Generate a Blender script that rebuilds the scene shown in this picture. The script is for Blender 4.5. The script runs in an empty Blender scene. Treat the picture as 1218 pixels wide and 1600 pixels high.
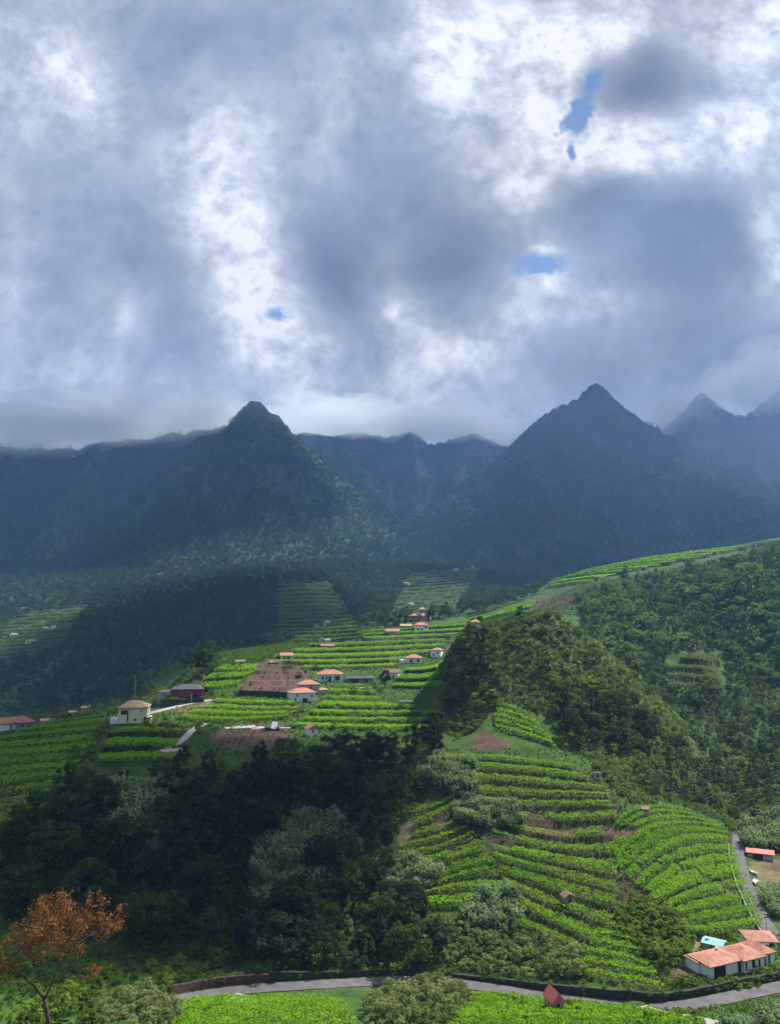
import bpy, math, random
import numpy as np
from mathutils import Vector

random.seed(7)
RNG = np.random.default_rng(7)
SC = bpy.context.scene
COL = SC.collection

# ------------------------------------------------------------------ camera
FPX, CX, CY, PITCH = 1202.0, 609.0, 800.0, math.radians(7.11)
cam_d = bpy.data.cameras.new('camera')
cam_d.sensor_fit = 'VERTICAL'
cam_d.sensor_height = 36.0
cam_d.lens = 18.0 * FPX / 800.0
cam_d.clip_start = 0.5
cam_d.clip_end = 40000.0
cam = bpy.data.objects.new('camera', cam_d)
COL.objects.link(cam)
cam.location = (0, 0, 0)
cam.rotation_euler = (math.pi / 2 + PITCH, 0, 0)
SC.camera = cam

# ------------------------------------------------------------------ light
SUN_AZ, SUN_EL = 52.0, 51.0
SUN_STRENGTH = 5.0
EXPOSURE = 1.0
CLOUD_GAIN = 0.52
SKY_STRENGTH = 0.06
LDIR = np.array([math.sin(math.radians(SUN_AZ)) * math.cos(math.radians(SUN_EL)),
                 math.cos(math.radians(SUN_AZ)) * math.cos(math.radians(SUN_EL)),
                 math.sin(math.radians(SUN_EL))])
sun_d = bpy.data.lights.new('sun', 'SUN')
sun_d.energy = SUN_STRENGTH
sun_d.angle = math.radians(0.5)
sun_d.color = (1.0, 0.95, 0.86)
sun = bpy.data.objects.new('sun', sun_d)
COL.objects.link(sun)
sun.rotation_euler = Vector(-LDIR).to_track_quat('-Z', 'Y').to_euler()
sun.location = (500, 400, 3000)

SC.view_settings.view_transform = 'Standard'
SC.view_settings.look = 'None'
SC.view_settings.gamma = 1.0
SC.view_settings.use_curve_mapping = False
SC.view_settings.exposure = EXPOSURE
SC.cycles.use_denoising = True
SC.cycles.max_bounces = 5
SC.cycles.diffuse_bounces = 3
SC.cycles.transmission_bounces = 3
SC.cycles.transparent_max_bounces = 12
SC.cycles.volume_bounces = 4
SC.cycles.caustics_reflective = False
SC.cycles.caustics_refractive = False


def lin(c):
    """sRGB 0-255 -> linear"""
    out = []
    for v in c:
        v = v / 255.0
        out.append(v / 12.92 if v <= 0.04045 else ((v + 0.055) / 1.055) ** 2.4)
    return out


def ray(px, py):
    a = (np.asarray(px, float) - CX) / FPX
    b = (CY - np.asarray(py, float)) / FPX
    cp, sp = math.cos(PITCH), math.sin(PITCH)
    return np.stack([a, cp - b * sp, sp + b * cp], -1)


def world_sky():
    w = bpy.data.worlds.new('World')
    SC.world = w
    w.use_nodes = True
    w.cycles.sampling_method = 'MANUAL'
    w.cycles.sample_map_resolution = 512
    nt = w.node_tree
    nt.nodes.clear()
    N, Lk = nt.nodes.new, nt.links.new

    def math_(op, a, b=None, c=None, clamp=False):
        n = N('ShaderNodeMath'); n.operation = op; n.use_clamp = clamp
        for i, v in enumerate((a, b, c)):
            if v is None: continue
            if isinstance(v, (int, float)): n.inputs[i].default_value = v
            else: Lk(v, n.inputs[i])
        return n.outputs[0]

    tc = N('ShaderNodeTexCoord')
    sep = N('ShaderNodeSeparateXYZ'); Lk(tc.outputs['Generated'], sep.inputs[0])
    # direction on the plane one unit in front (world y axis); behind the view the pattern is mirrored
    yy = math_('MAXIMUM', math_('ABSOLUTE', sep.outputs['Y']), 0.12)
    u = math_('DIVIDE', sep.outputs['X'], yy)
    v = math_('DIVIDE', sep.outputs['Z'], yy)
    uv = N('ShaderNodeCombineXYZ'); Lk(u, uv.inputs[0]); Lk(v, uv.inputs[1])

    def noise(vec, scale, detail, rough=0.55, dist=0.0, lac=2.0):
        n = N('ShaderNodeTexNoise'); n.noise_dimensions = '3D'
        n.inputs['Scale'].default_value = scale; n.inputs['Detail'].default_value = detail
        n.inputs['Roughness'].default_value = rough; n.inputs['Distortion'].default_value = dist
        n.inputs['Lacunarity'].default_value = lac
        Lk(vec, n.inputs['Vector'])
        return n

    # domain warp
    def warp(vec, scale, amt, detail=3):
        wn = noise(vec, scale, detail, 0.55)
        s1 = N('ShaderNodeVectorMath'); s1.operation = 'SUBTRACT'; s1.inputs[1].default_value = (0.5, 0.5, 0.5)
        Lk(wn.outputs['Color'], s1.inputs[0])
        s2 = N('ShaderNodeVectorMath'); s2.operation = 'MULTIPLY_ADD'
        s2.inputs[1].default_value = (amt, amt, 0)
        Lk(s1.outputs[0], s2.inputs[0]); Lk(vec, s2.inputs[2])
        return s2.outputs[0]
    wv = warp(uv.outputs[0], 3.0, 0.07, 1.0)
    wv2 = warp(wv, 10.0, 0.018, 1.0)

    def blob(px, py, sx, sy, rot, vec):
        d = ray(px, py)
        k = 1.0 / d[1]
        m = N('ShaderNodeMapping'); m.vector_type = 'TEXTURE'
        m.inputs['Location'].default_value = (d[0] * k, d[2] * k, 0)
        m.inputs['Rotation'].default_value = (0, 0, math.radians(rot))
        m.inputs['Scale'].default_value = (sx * 1.7 / FPX * k, sy * 1.7 / FPX * k, 1)
        Lk(vec, m.inputs['Vector'])
        g = N('ShaderNodeTexGradient'); g.gradient_type = 'QUADRATIC_SPHERE'
        Lk(m.outputs[0], g.inputs[0])
        return g.outputs['Fac']

    LIGHT = [
        # px, py, sx, sy, rot(ccw deg), amount
        (90, 110, 150, 110, 0, .26), (150, 130, 50, 80, 0, .14), (350, 330, 75, 190, 24, .42), (390, 440, 80, 130, 20, .42),
        (420, 560, 110, 110, 0, .22), (360, 230, 90, 60, 0, .26), (700, 110, 110, 140, 0, .50), (800, 50, 170, 80, 0, .45),
        (850, 170, 85, 140, 0, .42), (790, 290, 75, 120, 20, .36), (960, 50, 130, 60, 0, .45), (1190, 40, 100, 90, 0, .50),
        (1070, 215, 170, 70, 10, .50), (1180, 190, 100, 100, 0, .42), (960, 215, 80, 70, 0, .40), (1210, 410, 40, 110, 0, .48),
        (1190, 330, 60, 60, 0, .25), (850, 440, 34, 22, 20, .42), (935, 470, 90, 55, 0, .32), (846, 383, 30, 16, 0, .40),
        (715, 560, 90, 48, 0, .42), (620, 500, 60, 90, 0, .30), (640, 635, 80, 60, 0, .18), (820, 500, 60, 80, 0, .22),
        (185, 490, 60, 80, 0, .26), (120, 640, 260, 60, 0, .20), (250, 620, 170, 110, 0, .10), (480, 560, 120, 90, 0, .18),
        (560, 640, 140, 70, 0, .12), (20, 460, 40, 90, 0, .16), (520, 200, 60, 120, 0, .08), (800, 620, 120, 60, 0, .06),
        (240, 130, 80, 150, 10, -.24), (330, 50, 200, 90, 0, -.16), (500, 60, 150, 110, 0, -.10), (190, 420, 120, 170, 20, -.20),
        (30, 500, 90, 120, 0, -.12), (290, 560, 90, 150, 0, -.16), (545, 480, 75, 180, 24, -.34), (510, 380, 110, 90, 0, -.22),
        (660, 300, 100, 180, 8, -.26), (620, 90, 60, 170, 0, -.16), (1000, 135, 90, 85, 30, -.42), (1035, 80, 70, 65, 30, -.30),
        (920, 295, 90, 55, 20, -.34), (1060, 330, 220, 95, 0, -.34), (1000, 430, 170, 120, 0, -.18), (1090, 480, 170, 150, 0, -.16),
        (750, 360, 85, 75, 0, -.24), (690, 430, 100, 60, 0, -.20), (960, 580, 240, 100, 0, -.12), (1210, 600, 130, 70, 0, -.34),
        (1110, 590, 120, 80, 0, -.12), (760, 210, 30, 60, 10, -.20), (580, 280, 90, 100, 0, -.08), (1130, 140, 50, 40, 0, -.15),
    ]
    acc = None
    for (px, py, sx, sy, rot, amt) in LIGHT:
        b = blob(px, py, sx, sy, rot, wv2)
        acc = math_('MULTIPLY', b, amt * 1.25) if acc is None else math_('MULTIPLY_ADD', b, amt * 1.25, acc)
    def puffs(vec, scale, detail, smooth):
        n = N('ShaderNodeTexVoronoi'); n.feature = 'SMOOTH_F1'; n.voronoi_dimensions = '2D'; n.normalize = True
        n.inputs['Scale'].default_value = scale; n.inputs['Detail'].default_value = detail; n.inputs['Roughness'].default_value = 0.55
        n.inputs['Smoothness'].default_value = smooth
        Lk(vec, n.inputs['Vector'])
        return n.outputs['Distance']
    n1 = noise(wv, 5.0, 6, 0.50)
    n2 = noise(wv2, 16.0, 7, 0.58)
    n3 = noise(wv2, 45.0, 6, 0.58)
    wv3 = warp(wv2, 26.0, 0.018, 2)
    p1 = puffs(wv3, 13.0, 3.0, 0.35)
    base = math_('MULTIPLY_ADD', math_('TANH', math_('MULTIPLY', acc, 2.0)), 0.46, 0.52)
    L1 = math_('MULTIPLY_ADD', math_('SUBTRACT', n1.outputs['Fac'], 0.5), 0.46, base)
    # fine puffs are stronger where the cloud is bright
    amp = math_('MULTIPLY_ADD', L1, 1.45, -0.30, clamp=True)
    L1b = math_('MULTIPLY_ADD', math_('SUBTRACT', 0.36, p1), math_('MULTIPLY', amp, 0.75), L1)
    L2 = math_('MULTIPLY_ADD', math_('SUBTRACT', n2.outputs['Fac'], 0.5), math_('ADD', math_('MULTIPLY', amp, 0.9), 0.10), L1b)
    L3 = math_('MULTIPLY_ADD', math_('SUBTRACT', n3.outputs['Fac'], 0.5), math_('ADD', math_('MULTIPLY', amp, 0.7), 0.03), L2, clamp=True)
    cr = N('ShaderNodeValToRGB')
    el = cr.color_ramp.elements
    stops = [(0.0, (90, 97, 112)), (0.2, (118, 126, 141)), (0.42, (153, 161, 174)), (0.62, (184, 190, 199)), (0.82, (221, 226, 232)), (0.96, (252, 253, 254)), (1.0, (255, 255, 255))]
    while len(el) < len(stops): el.new(0.5)
    for e, (p, c) in zip(el, stops):
        e.position = p; e.color = (*lin(c), 1)
    Lk(L3, cr.inputs[0])
    # openings of blue sky
    HOLES = [(928, 135, 34, 62, -20, 1.5), (900, 185, 26, 40, -20, 1.4), (888, 235, 12, 26, 0, 1.0), (838, 410, 48, 28, 0, 1.5),
             (52, 270, 50, 24, 0, .75), (437, 493, 34, 22, 0, .8), (1205, 40, 18, 24, 0, .7), (1195, 155, 30, 14, 0, .6), (10, 420, 20, 16, 0, .6)]
    hacc = None
    for (px, py, sx, sy, rot, amt) in HOLES:
        b = blob(px, py, sx, sy, rot, wv2)
        hacc = math_('MULTIPLY', b, amt * 1.45) if hacc is None else math_('MULTIPLY_ADD', b, amt * 1.45, hacc)
    hn = math_('MULTIPLY_ADD', math_('SUBTRACT', n2.outputs['Fac'], 0.5), 3.4, math_('MULTIPLY_ADD', math_('SUBTRACT', n3.outputs['Fac'], 0.5), 2.6, hacc))
    hmr = N('ShaderNodeMapRange'); hmr.interpolation_type = 'SMOOTHSTEP'
    hmr.inputs['From Min'].default_value = 0.45; hmr.inputs['From Max'].default_value = 1.45
    hmr.inputs['To Min'].default_value = 1.0; hmr.inputs['To Max'].default_value = 0.04
    Lk(hn, hmr.inputs['Value'])
    sky = N('ShaderNodeTexSky'); sky.sky_type = 'NISHITA'; sky.sun_disc = False
    sky.sun_elevation = math.radians(SUN_EL); sky.sun_rotation = math.radians(SUN_AZ)
    sky.altitude = 400; sky.air_density = 1.0; sky.dust_density = 0.1; sky.ozone_density = 3.0
    b1 = N('ShaderNodeBackground'); b1.inputs['Strength'].default_value = SKY_STRENGTH
    Lk(sky.outputs[0], b1.inputs['Color'])
    b2 = N('ShaderNodeBackground'); b2.inputs['Strength'].default_value = CLOUD_GAIN
    Lk(cr.outputs[0], b2.inputs['Color'])
    mx = N('ShaderNodeMixShader')
    Lk(hmr.outputs[0], mx.inputs[0]); Lk(b1.outputs[0], mx.inputs[1]); Lk(b2.outputs[0], mx.inputs[2])
    out = N('ShaderNodeOutputWorld'); Lk(mx.outputs[0], out.inputs['Surface'])


world_sky()

# ------------------------------------------------------------------ tagging / mesh helpers

def tag(o, label=None, cat=None, group=None, kind=None):
    if label: o['label'] = label
    if cat: o['category'] = cat
    if group: o['group'] = group
    if kind: o['kind'] = kind
    return o


def mesh_np(name, V, F, mat, smooth=False, attrs=None):
    """V (n,3), F (m,k) -> mesh data"""
    V = np.ascontiguousarray(V, np.float32); F = np.ascontiguousarray(F, np.int32)
    me = bpy.data.meshes.new(name)
    m, k = F.shape
    me.vertices.add(len(V)); me.vertices.foreach_set('co', V.ravel())
    me.loops.add(m * k); me.loops.foreach_set('vertex_index', F.ravel())
    me.polygons.add(m)
    me.polygons.foreach_set('loop_start', np.arange(0, m * k, k, dtype=np.int32))
    me.polygons.foreach_set('loop_total', np.full(m, k, np.int32))
    me.polygons.foreach_set('use_smooth', np.full(m, smooth, bool))
    for an, (dom, typ, arr) in (attrs or {}).items():
        a = me.attributes.new(an, typ, dom)
        if typ == 'FLOAT': a.data.foreach_set('value', np.ascontiguousarray(arr, np.float32).ravel())
        else: a.data.foreach_set('color', np.ascontiguousarray(arr, np.float32).ravel())
    me.update(calc_edges=True)
    if mat is not None: me.materials.append(mat)
    return me


def link(name, data, parent=None, loc=None, rot=None, scale=None):
    o = bpy.data.objects.new(name, data)
    COL.objects.link(o)
    if parent is not None: o.parent = parent
    if loc is not None: o.location = [float(c) for c in loc]
    if rot is not None: o.rotation_euler = rot
    if scale is not None: o.scale = scale
    return o


class MB:
    """collects quads/tris into one mesh"""
    def __init__(s): s.v = []; s.f = []
    def quad(s, *p):
        b = len(s.v); s.v += [tuple(map(float, q)) for q in p]; s.f.append(tuple(range(b, b + len(p)))); return s
    def box(s, x0, x1, y0, y1, z0, z1):
        b = len(s.v)
        s.v += [(x0, y0, z0), (x1, y0, z0), (x1, y1, z0), (x0, y1, z0), (x0, y0, z1), (x1, y0, z1), (x1, y1, z1), (x0, y1, z1)]
        for f in ((3, 2, 1, 0), (4, 5, 6, 7), (0, 1, 5, 4), (1, 2, 6, 5), (2, 3, 7, 6), (3, 0, 4, 7)):
            s.f.append(tuple(b + i for i in f))
        return s
    def tube(s, pts, rad, n=6):
        pts = [np.array(p, float) for p in pts]; b0 = len(s.v)
        for i, p in enumerate(pts):
            d = pts[min(i + 1, len(pts) - 1)] - pts[max(i - 1, 0)]; d /= np.linalg.norm(d) + 1e-9
            a = np.cross(d, (0.3, 0.9, 0.1)); a /= np.linalg.norm(a) + 1e-9; c = np.cross(d, a)
            for k in range(n):
                t = 2 * math.pi * k / n
                s.v.append(tuple(p + rad[i] * (a * math.cos(t) + c * math.sin(t))))
        for i in range(len(pts) - 1):
            for k in range(n):
                k2 = (k + 1) % n
                s.f.append((b0 + i * n + k, b0 + i * n + k2, b0 + (i + 1) * n + k2, b0 + (i + 1) * n + k))
        s.f.append(tuple(b0 + (len(pts) - 1) * n + k for k in range(n)))
        return s
    def data(s, name, mat, smooth=False):
        me = bpy.data.meshes.new(name); me.from_pydata(s.v, [], s.f)
        if smooth: me.polygons.foreach_set('use_smooth', [True] * len(me.polygons))
        me.update()
        if mat is not None: me.materials.append(mat)
        return me
    def build(s, name, mat, parent=None, smooth=False):
        return link(name, s.data(name, mat, smooth), parent)


# ------------------------------------------------------------------ materials
def new_mat(name):
    m = bpy.data.materials.new(name); m.use_nodes = True
    nt = m.node_tree; nt.nodes.clear()
    out = nt.nodes.new('ShaderNodeOutputMaterial')
    return m, nt, out


def simple_mat(name, col, rough=0.8, var=0.25, scale=1.5, bump=0.0, spec=0.3, streak=None):
    m, nt, out = new_mat(name)
    N, Lk = nt.nodes.new, nt.links.new
    p = N('ShaderNodeBsdfPrincipled'); p.inputs['Roughness'].default_value = rough
    p.inputs['Specular IOR Level'].default_value = spec
    tc = N('ShaderNodeTexCoord')
    n = N('ShaderNodeTexNoise'); n.inputs['Scale'].default_value = scale; n.inputs['Detail'].default_value = 6
    Lk(tc.outputs['Object'], n.inputs['Vector'])
    cr = N('ShaderNodeValToRGB')
    cr.color_ramp.elements[0].position = 0.3; cr.color_ramp.elements[1].position = 0.7
    cr.color_ramp.elements[0].color = (*[c * (1 - var) for c in col], 1)
    cr.color_ramp.elements[1].color = (*[min(1, c * (1 + var)) for c in col], 1)
    Lk(n.outputs['Fac'], cr.inputs[0])
    Lk(cr.outputs[0], p.inputs['Base Color'])
    if bump:
        b = N('ShaderNodeBump'); b.inputs['Strength'].default_value = bump; b.inputs['Distance'].default_value = 0.1
        Lk(n.outputs['Fac'], b.inputs['Height']); Lk(b.outputs[0], p.inputs['Normal'])
    Lk(p.outputs[0], out.inputs[0])
    return m


def roof_mat(name, col):
    m, nt, out = new_mat(name)
    N, Lk = nt.nodes.new, nt.links.new
    p = N('ShaderNodeBsdfPrincipled'); p.inputs['Roughness'].default_value = 0.85
    p.inputs['Specular IOR Level'].default_value = 0.2
    tc = N('ShaderNodeTexCoord')
    br = N('ShaderNodeTexBrick'); br.inputs['Scale'].default_value = 2.2; br.inputs['Mortar Size'].default_value = 0.02
    br.inputs['Color1'].default_value = (*[c * 1.08 for c in col], 1); br.inputs['Color2'].default_value = (*[c * 0.82 for c in col], 1)
    br.inputs['Mortar'].default_value = (*[c * 0.6 for c in col], 1)
    Lk(tc.outputs['Object'], br.inputs['Vector'])
    n = N('ShaderNodeTexNoise'); n.inputs['Scale'].default_value = 0.9; n.inputs['Detail'].default_value = 5
    Lk(tc.outputs['Object'], n.inputs['Vector'])
    mr = N('ShaderNodeMapRange'); mr.inputs['To Min'].default_value = 0.72; mr.inputs['To Max'].default_value = 1.2
    mr.inputs['From Min'].default_value = .3; mr.inputs['From Max'].default_value = .7
    Lk(n.outputs['Fac'], mr.inputs[0])
    mx = N('ShaderNodeVectorMath'); mx.operation = 'SCALE'
    Lk(br.outputs['Color'], mx.inputs[0]); Lk(mr.outputs[0], mx.inputs['Scale'])
    Lk(mx.outputs[0], p.inputs['Base Color'])
    b = N('ShaderNodeBump'); b.inputs['Strength'].default_value = 0.5; b.inputs['Distance'].default_value = 0.06
    w = N('ShaderNodeTexWave'); w.inputs['Scale'].default_value = 1.6
    Lk(tc.outputs['Object'], w.inputs['Vector']); Lk(w.outputs['Fac'], b.inputs['Height'])
    Lk(b.outputs[0], p.inputs['Normal'])
    Lk(p.outputs[0], out.inputs[0])
    return m


def leaf_mat(name, dark, light, trans=0.35, var=0.5):
    """foliage: colour from the per-leaf tint, a random value per plant; diffuse with light passing through the leaves"""
    m, nt, out = new_mat(name)
    N, Lk = nt.nodes.new, nt.links.new
    at = N('ShaderNodeAttribute'); at.attribute_name = 'tint'
    oi = N('ShaderNodeObjectInfo')
    ad = N('ShaderNodeMath'); ad.operation = 'MULTIPLY_ADD'; ad.inputs[1].default_value = var; ad.use_clamp = True
    sb = N('ShaderNodeMath'); sb.operation = 'SUBTRACT'; sb.inputs[1].default_value = 0.5
    Lk(oi.outputs['Random'], sb.inputs[0]); Lk(sb.outputs[0], ad.inputs[0]); Lk(at.outputs['Fac'], ad.inputs[2])
    mc = N('ShaderNodeMix'); mc.data_type = 'RGBA'
    mc.inputs['A'].default_value = (*dark, 1); mc.inputs['B'].default_value = (*light, 1)
    Lk(ad.outputs[0], mc.inputs['Factor'])
    p = N('ShaderNodeBsdfPrincipled'); p.inputs['Roughness'].default_value = 0.7
    p.inputs['Specular IOR Level'].default_value = 0.10
    Lk(mc.outputs['Result'], p.inputs['Base Color'])
    t = N('ShaderNodeBsdfTranslucent')
    ys = N('ShaderNodeVectorMath'); ys.operation = 'MULTIPLY'; ys.inputs[1].default_value = (1.35, 1.25, 0.5)
    Lk(mc.outputs['Result'], ys.inputs[0]); Lk(ys.outputs[0], t.inputs['Color'])
    ms = N('ShaderNodeMixShader'); ms.inputs[0].default_value = trans
    Lk(p.outputs[0], ms.inputs[1]); Lk(t.outputs[0], ms.inputs[2])
    Lk(ms.outputs[0], out.inputs[0])
    return m


def ground_mat(name, scale=0.12, fine=1.2, bump_d=0.5):
    """land: colour attribute of what grows or lies there, broken up by two sizes of noise"""
    m, nt, out = new_mat(name)
    N, Lk = nt.nodes.new, nt.links.new
    at = N('ShaderNodeAttribute'); at.attribute_name = 'land'
    geo = N('ShaderNodeNewGeometry')
    n1 = N('ShaderNodeTexNoise'); n1.inputs['Scale'].default_value = scale; n1.inputs['Detail'].default_value = 8
    n1.inputs['Roughness'].default_value = 0.65
    n2 = N('ShaderNodeTexNoise'); n2.inputs['Scale'].default_value = fine; n2.inputs['Detail'].default_value = 5
    Lk(geo.outputs['Position'], n1.inputs['Vector']); Lk(geo.outputs['Position'], n2.inputs['Vector'])
    mr = N('ShaderNodeMapRange'); mr.inputs['From Min'].default_value = .3; mr.inputs['From Max'].default_value = .7
    mr.inputs['To Min'].default_value = .6; mr.inputs['To Max'].default_value = 1.4
    Lk(n1.outputs['Fac'], mr.inputs[0])
    mr2 = N('ShaderNodeMapRange'); mr2.inputs['From Min'].default_value = .3; mr2.inputs['From Max'].default_value = .7
    mr2.inputs['To Min'].default_value = .65; mr2.inputs['To Max'].default_value = 1.35
    Lk(n2.outputs['Fac'], mr2.inputs[0])
    mu = N('ShaderNodeMath'); mu.operation = 'MULTIPLY'; Lk(mr.outputs[0], mu.inputs[0]); Lk(mr2.outputs[0], mu.inputs[1])
    sc = N('ShaderNodeVectorMath'); sc.operation = 'SCALE'
    Lk(at.outputs['Color'], sc.inputs[0]); Lk(mu.outputs[0], sc.inputs['Scale'])
    p = N('ShaderNodeBsdfPrincipled'); p.inputs['Roughness'].default_value = 0.95
    p.inputs['Specular IOR Level'].default_value = 0.1
    Lk(sc.outputs[0], p.inputs['Base Color'])
    b = N('ShaderNodeBump'); b.inputs['Strength'].default_value = 0.8; b.inputs['Distance'].default_value = bump_d
    ba = N('ShaderNodeMath'); ba.operation = 'MULTIPLY_ADD'; ba.inputs[1].default_value = 0.35
    Lk(n2.outputs['Fac'], ba.inputs[0]); Lk(n1.outputs['Fac'], ba.inputs[2]); Lk(ba.outputs[0], b.inputs['Height'])
    Lk(b.outputs[0], p.inputs['Normal'])
    Lk(p.outputs[0], out.inputs[0])
    return m


M = {}
M['ground'] = ground_mat('ground', 0.15, 1.6, 0.25)
M['mountain'] = ground_mat('mountain_side', 0.012, 0.09, 9.0)
M['asphalt'] = simple_mat('asphalt', (0.105, 0.10, 0.105), 0.9, 0.25, 0.6)
M['concrete'] = simple_mat('concrete', (0.30, 0.29, 0.27), 0.9, 0.25, 0.8)
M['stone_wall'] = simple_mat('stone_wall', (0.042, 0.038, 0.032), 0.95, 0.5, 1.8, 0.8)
M['red_wall'] = simple_mat('red_stone_wall', (0.085, 0.045, 0.042), 0.95, 0.4, 1.8, 0.8)
M['white'] = simple_mat('white_plaster', (0.74, 0.74, 0.72), 0.8, 0.07, 0.7)
M['cream'] = simple_mat('cream_plaster', (0.72, 0.64, 0.42), 0.8, 0.06, 0.7)
M['bluewhite'] = simple_mat('pale_blue_plaster', (0.55, 0.72, 0.80), 0.8, 0.06, 0.7)
M['grey'] = simple_mat('grey_plaster', (0.38, 0.36, 0.34), 0.9, 0.2, 0.9)
M['stonehouse'] = simple_mat('old_stone', (0.34, 0.31, 0.27), 0.9, 0.35, 1.2)
M['pink'] = simple_mat('pink_plaster', (0.48, 0.20, 0.22), 0.85, 0.1, 0.7)
M['red_plaster'] = simple_mat('red_plaster', (0.22, 0.035, 0.05), 0.85, 0.15, 0.7)
M['violet'] = simple_mat('violet_grey_plaster', (0.20, 0.20, 0.30), 0.85, 0.1, 0.7)
M['roof'] = roof_mat('terracotta_tiles', (0.47, 0.22, 0.155))
M['roof_pink'] = roof_mat('faded_terracotta_tiles', (0.48, 0.23, 0.17))
M['roof_tan'] = roof_mat('tan_tiles', (0.50, 0.35, 0.22))
M['roof_brown'] = roof_mat('weathered_brown_tiles', (0.26, 0.15, 0.10))
M['roof_grey'] = roof_mat('slate_grey_tiles', (0.10, 0.10, 0.11))
M['roof_red'] = simple_mat('red_sheet_roof', (0.60, 0.15, 0.13), 0.6, 0.2, 1.0)
M['roof_teal'] = simple_mat('teal_sheet_roof', (0.20, 0.40, 0.38), 0.7, 0.12, 1.0)
M['dark'] = simple_mat('opening_shade_and_black', (0.018, 0.018, 0.022), 0.3, 0.1, 1.0)  # near black; on openings it stands for the shade inside
M['glass'] = simple_mat('window_glass', (0.03, 0.04, 0.055), 0.12, 0.1, 1.0, spec=0.6)
M['frame'] = simple_mat('painted_frame', (0.55, 0.55, 0.53), 0.6, 0.05, 1.0)
M['wood'] = simple_mat('weathered_wood', (0.16, 0.12, 0.09), 0.9, 0.3, 2.0)
M['pale_post'] = simple_mat('pale_post', (0.42, 0.38, 0.36), 0.8, 0.15, 2.0)
M['metal'] = simple_mat('galvanised_metal', (0.42, 0.44, 0.45), 0.5, 0.08, 2.0)
M['bark'] = simple_mat('bark', (0.075, 0.055, 0.042), 0.95, 0.35, 3.0, 0.6)
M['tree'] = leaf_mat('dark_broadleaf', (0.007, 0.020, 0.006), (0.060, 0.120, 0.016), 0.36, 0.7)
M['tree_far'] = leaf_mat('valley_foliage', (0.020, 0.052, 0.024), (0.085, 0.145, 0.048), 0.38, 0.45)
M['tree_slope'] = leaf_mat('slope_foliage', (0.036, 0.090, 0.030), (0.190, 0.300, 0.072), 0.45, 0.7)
M['shrub'] = leaf_mat('shrub_leaves', (0.052, 0.115, 0.016), (0.230, 0.350, 0.046), 0.47, 0.7)
M['pale_shrub'] = leaf_mat('pale_shrub_leaves', (0.085, 0.130, 0.045), (0.29, 0.35, 0.14), 0.40)
M['cane'] = leaf_mat('cane_leaves', (0.075, 0.140, 0.070), (0.26, 0.37, 0.17), 0.38)
M['vine'] = leaf_mat('vine_leaves', (0.078, 0.200, 0.006), (0.300, 0.540, 0.018), 0.50, 0.25)
M['crop'] = leaf_mat('terrace_crops', (0.050, 0.115, 0.018), (0.160, 0.270, 0.036), 0.40, 0.3)
M['rust'] = leaf_mat('dry_rust_leaves', (0.065, 0.028, 0.013), (0.36, 0.150, 0.052), 0.28, 0.1)


# ------------------------------------------------------------------ noise
def vnoise(x, y, seed=0):
    xi = np.floor(x).astype(np.int64); yi = np.floor(y).astype(np.int64)
    fx, fy = x - xi, y - yi
    fx = fx * fx * fx * (fx * (fx * 6 - 15) + 10); fy = fy * fy * fy * (fy * (fy * 6 - 15) + 10)
    def h(a, b):
        n = (a * 374761393 + b * 668265263 + seed * 974634777) & 0x7fffffff
        n = ((n ^ (n >> 13)) * 1274126177) & 0x7fffffff
        return ((n ^ (n >> 16)) & 0xffff) / 65535.0
    return (h(xi, yi) * (1 - fx) + h(xi + 1, yi) * fx) * (1 - fy) + (h(xi, yi + 1) * (1 - fx) + h(xi + 1, yi + 1) * fx) * fy


def fbm(x, y, oct=4, seed=0, ridged=False, gain=0.5):
    s = np.zeros_like(x, float); a = 1.0; t = 0.0
    for i in range(oct):
        n = vnoise(x, y, seed + i * 17)
        if ridged: n = 1 - np.abs(2 * n - 1)
        s += a * n; t += a; a *= gain; x = x * 2.03 + 11.3; y = y * 2.03 + 5.7
    return s / t


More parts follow.
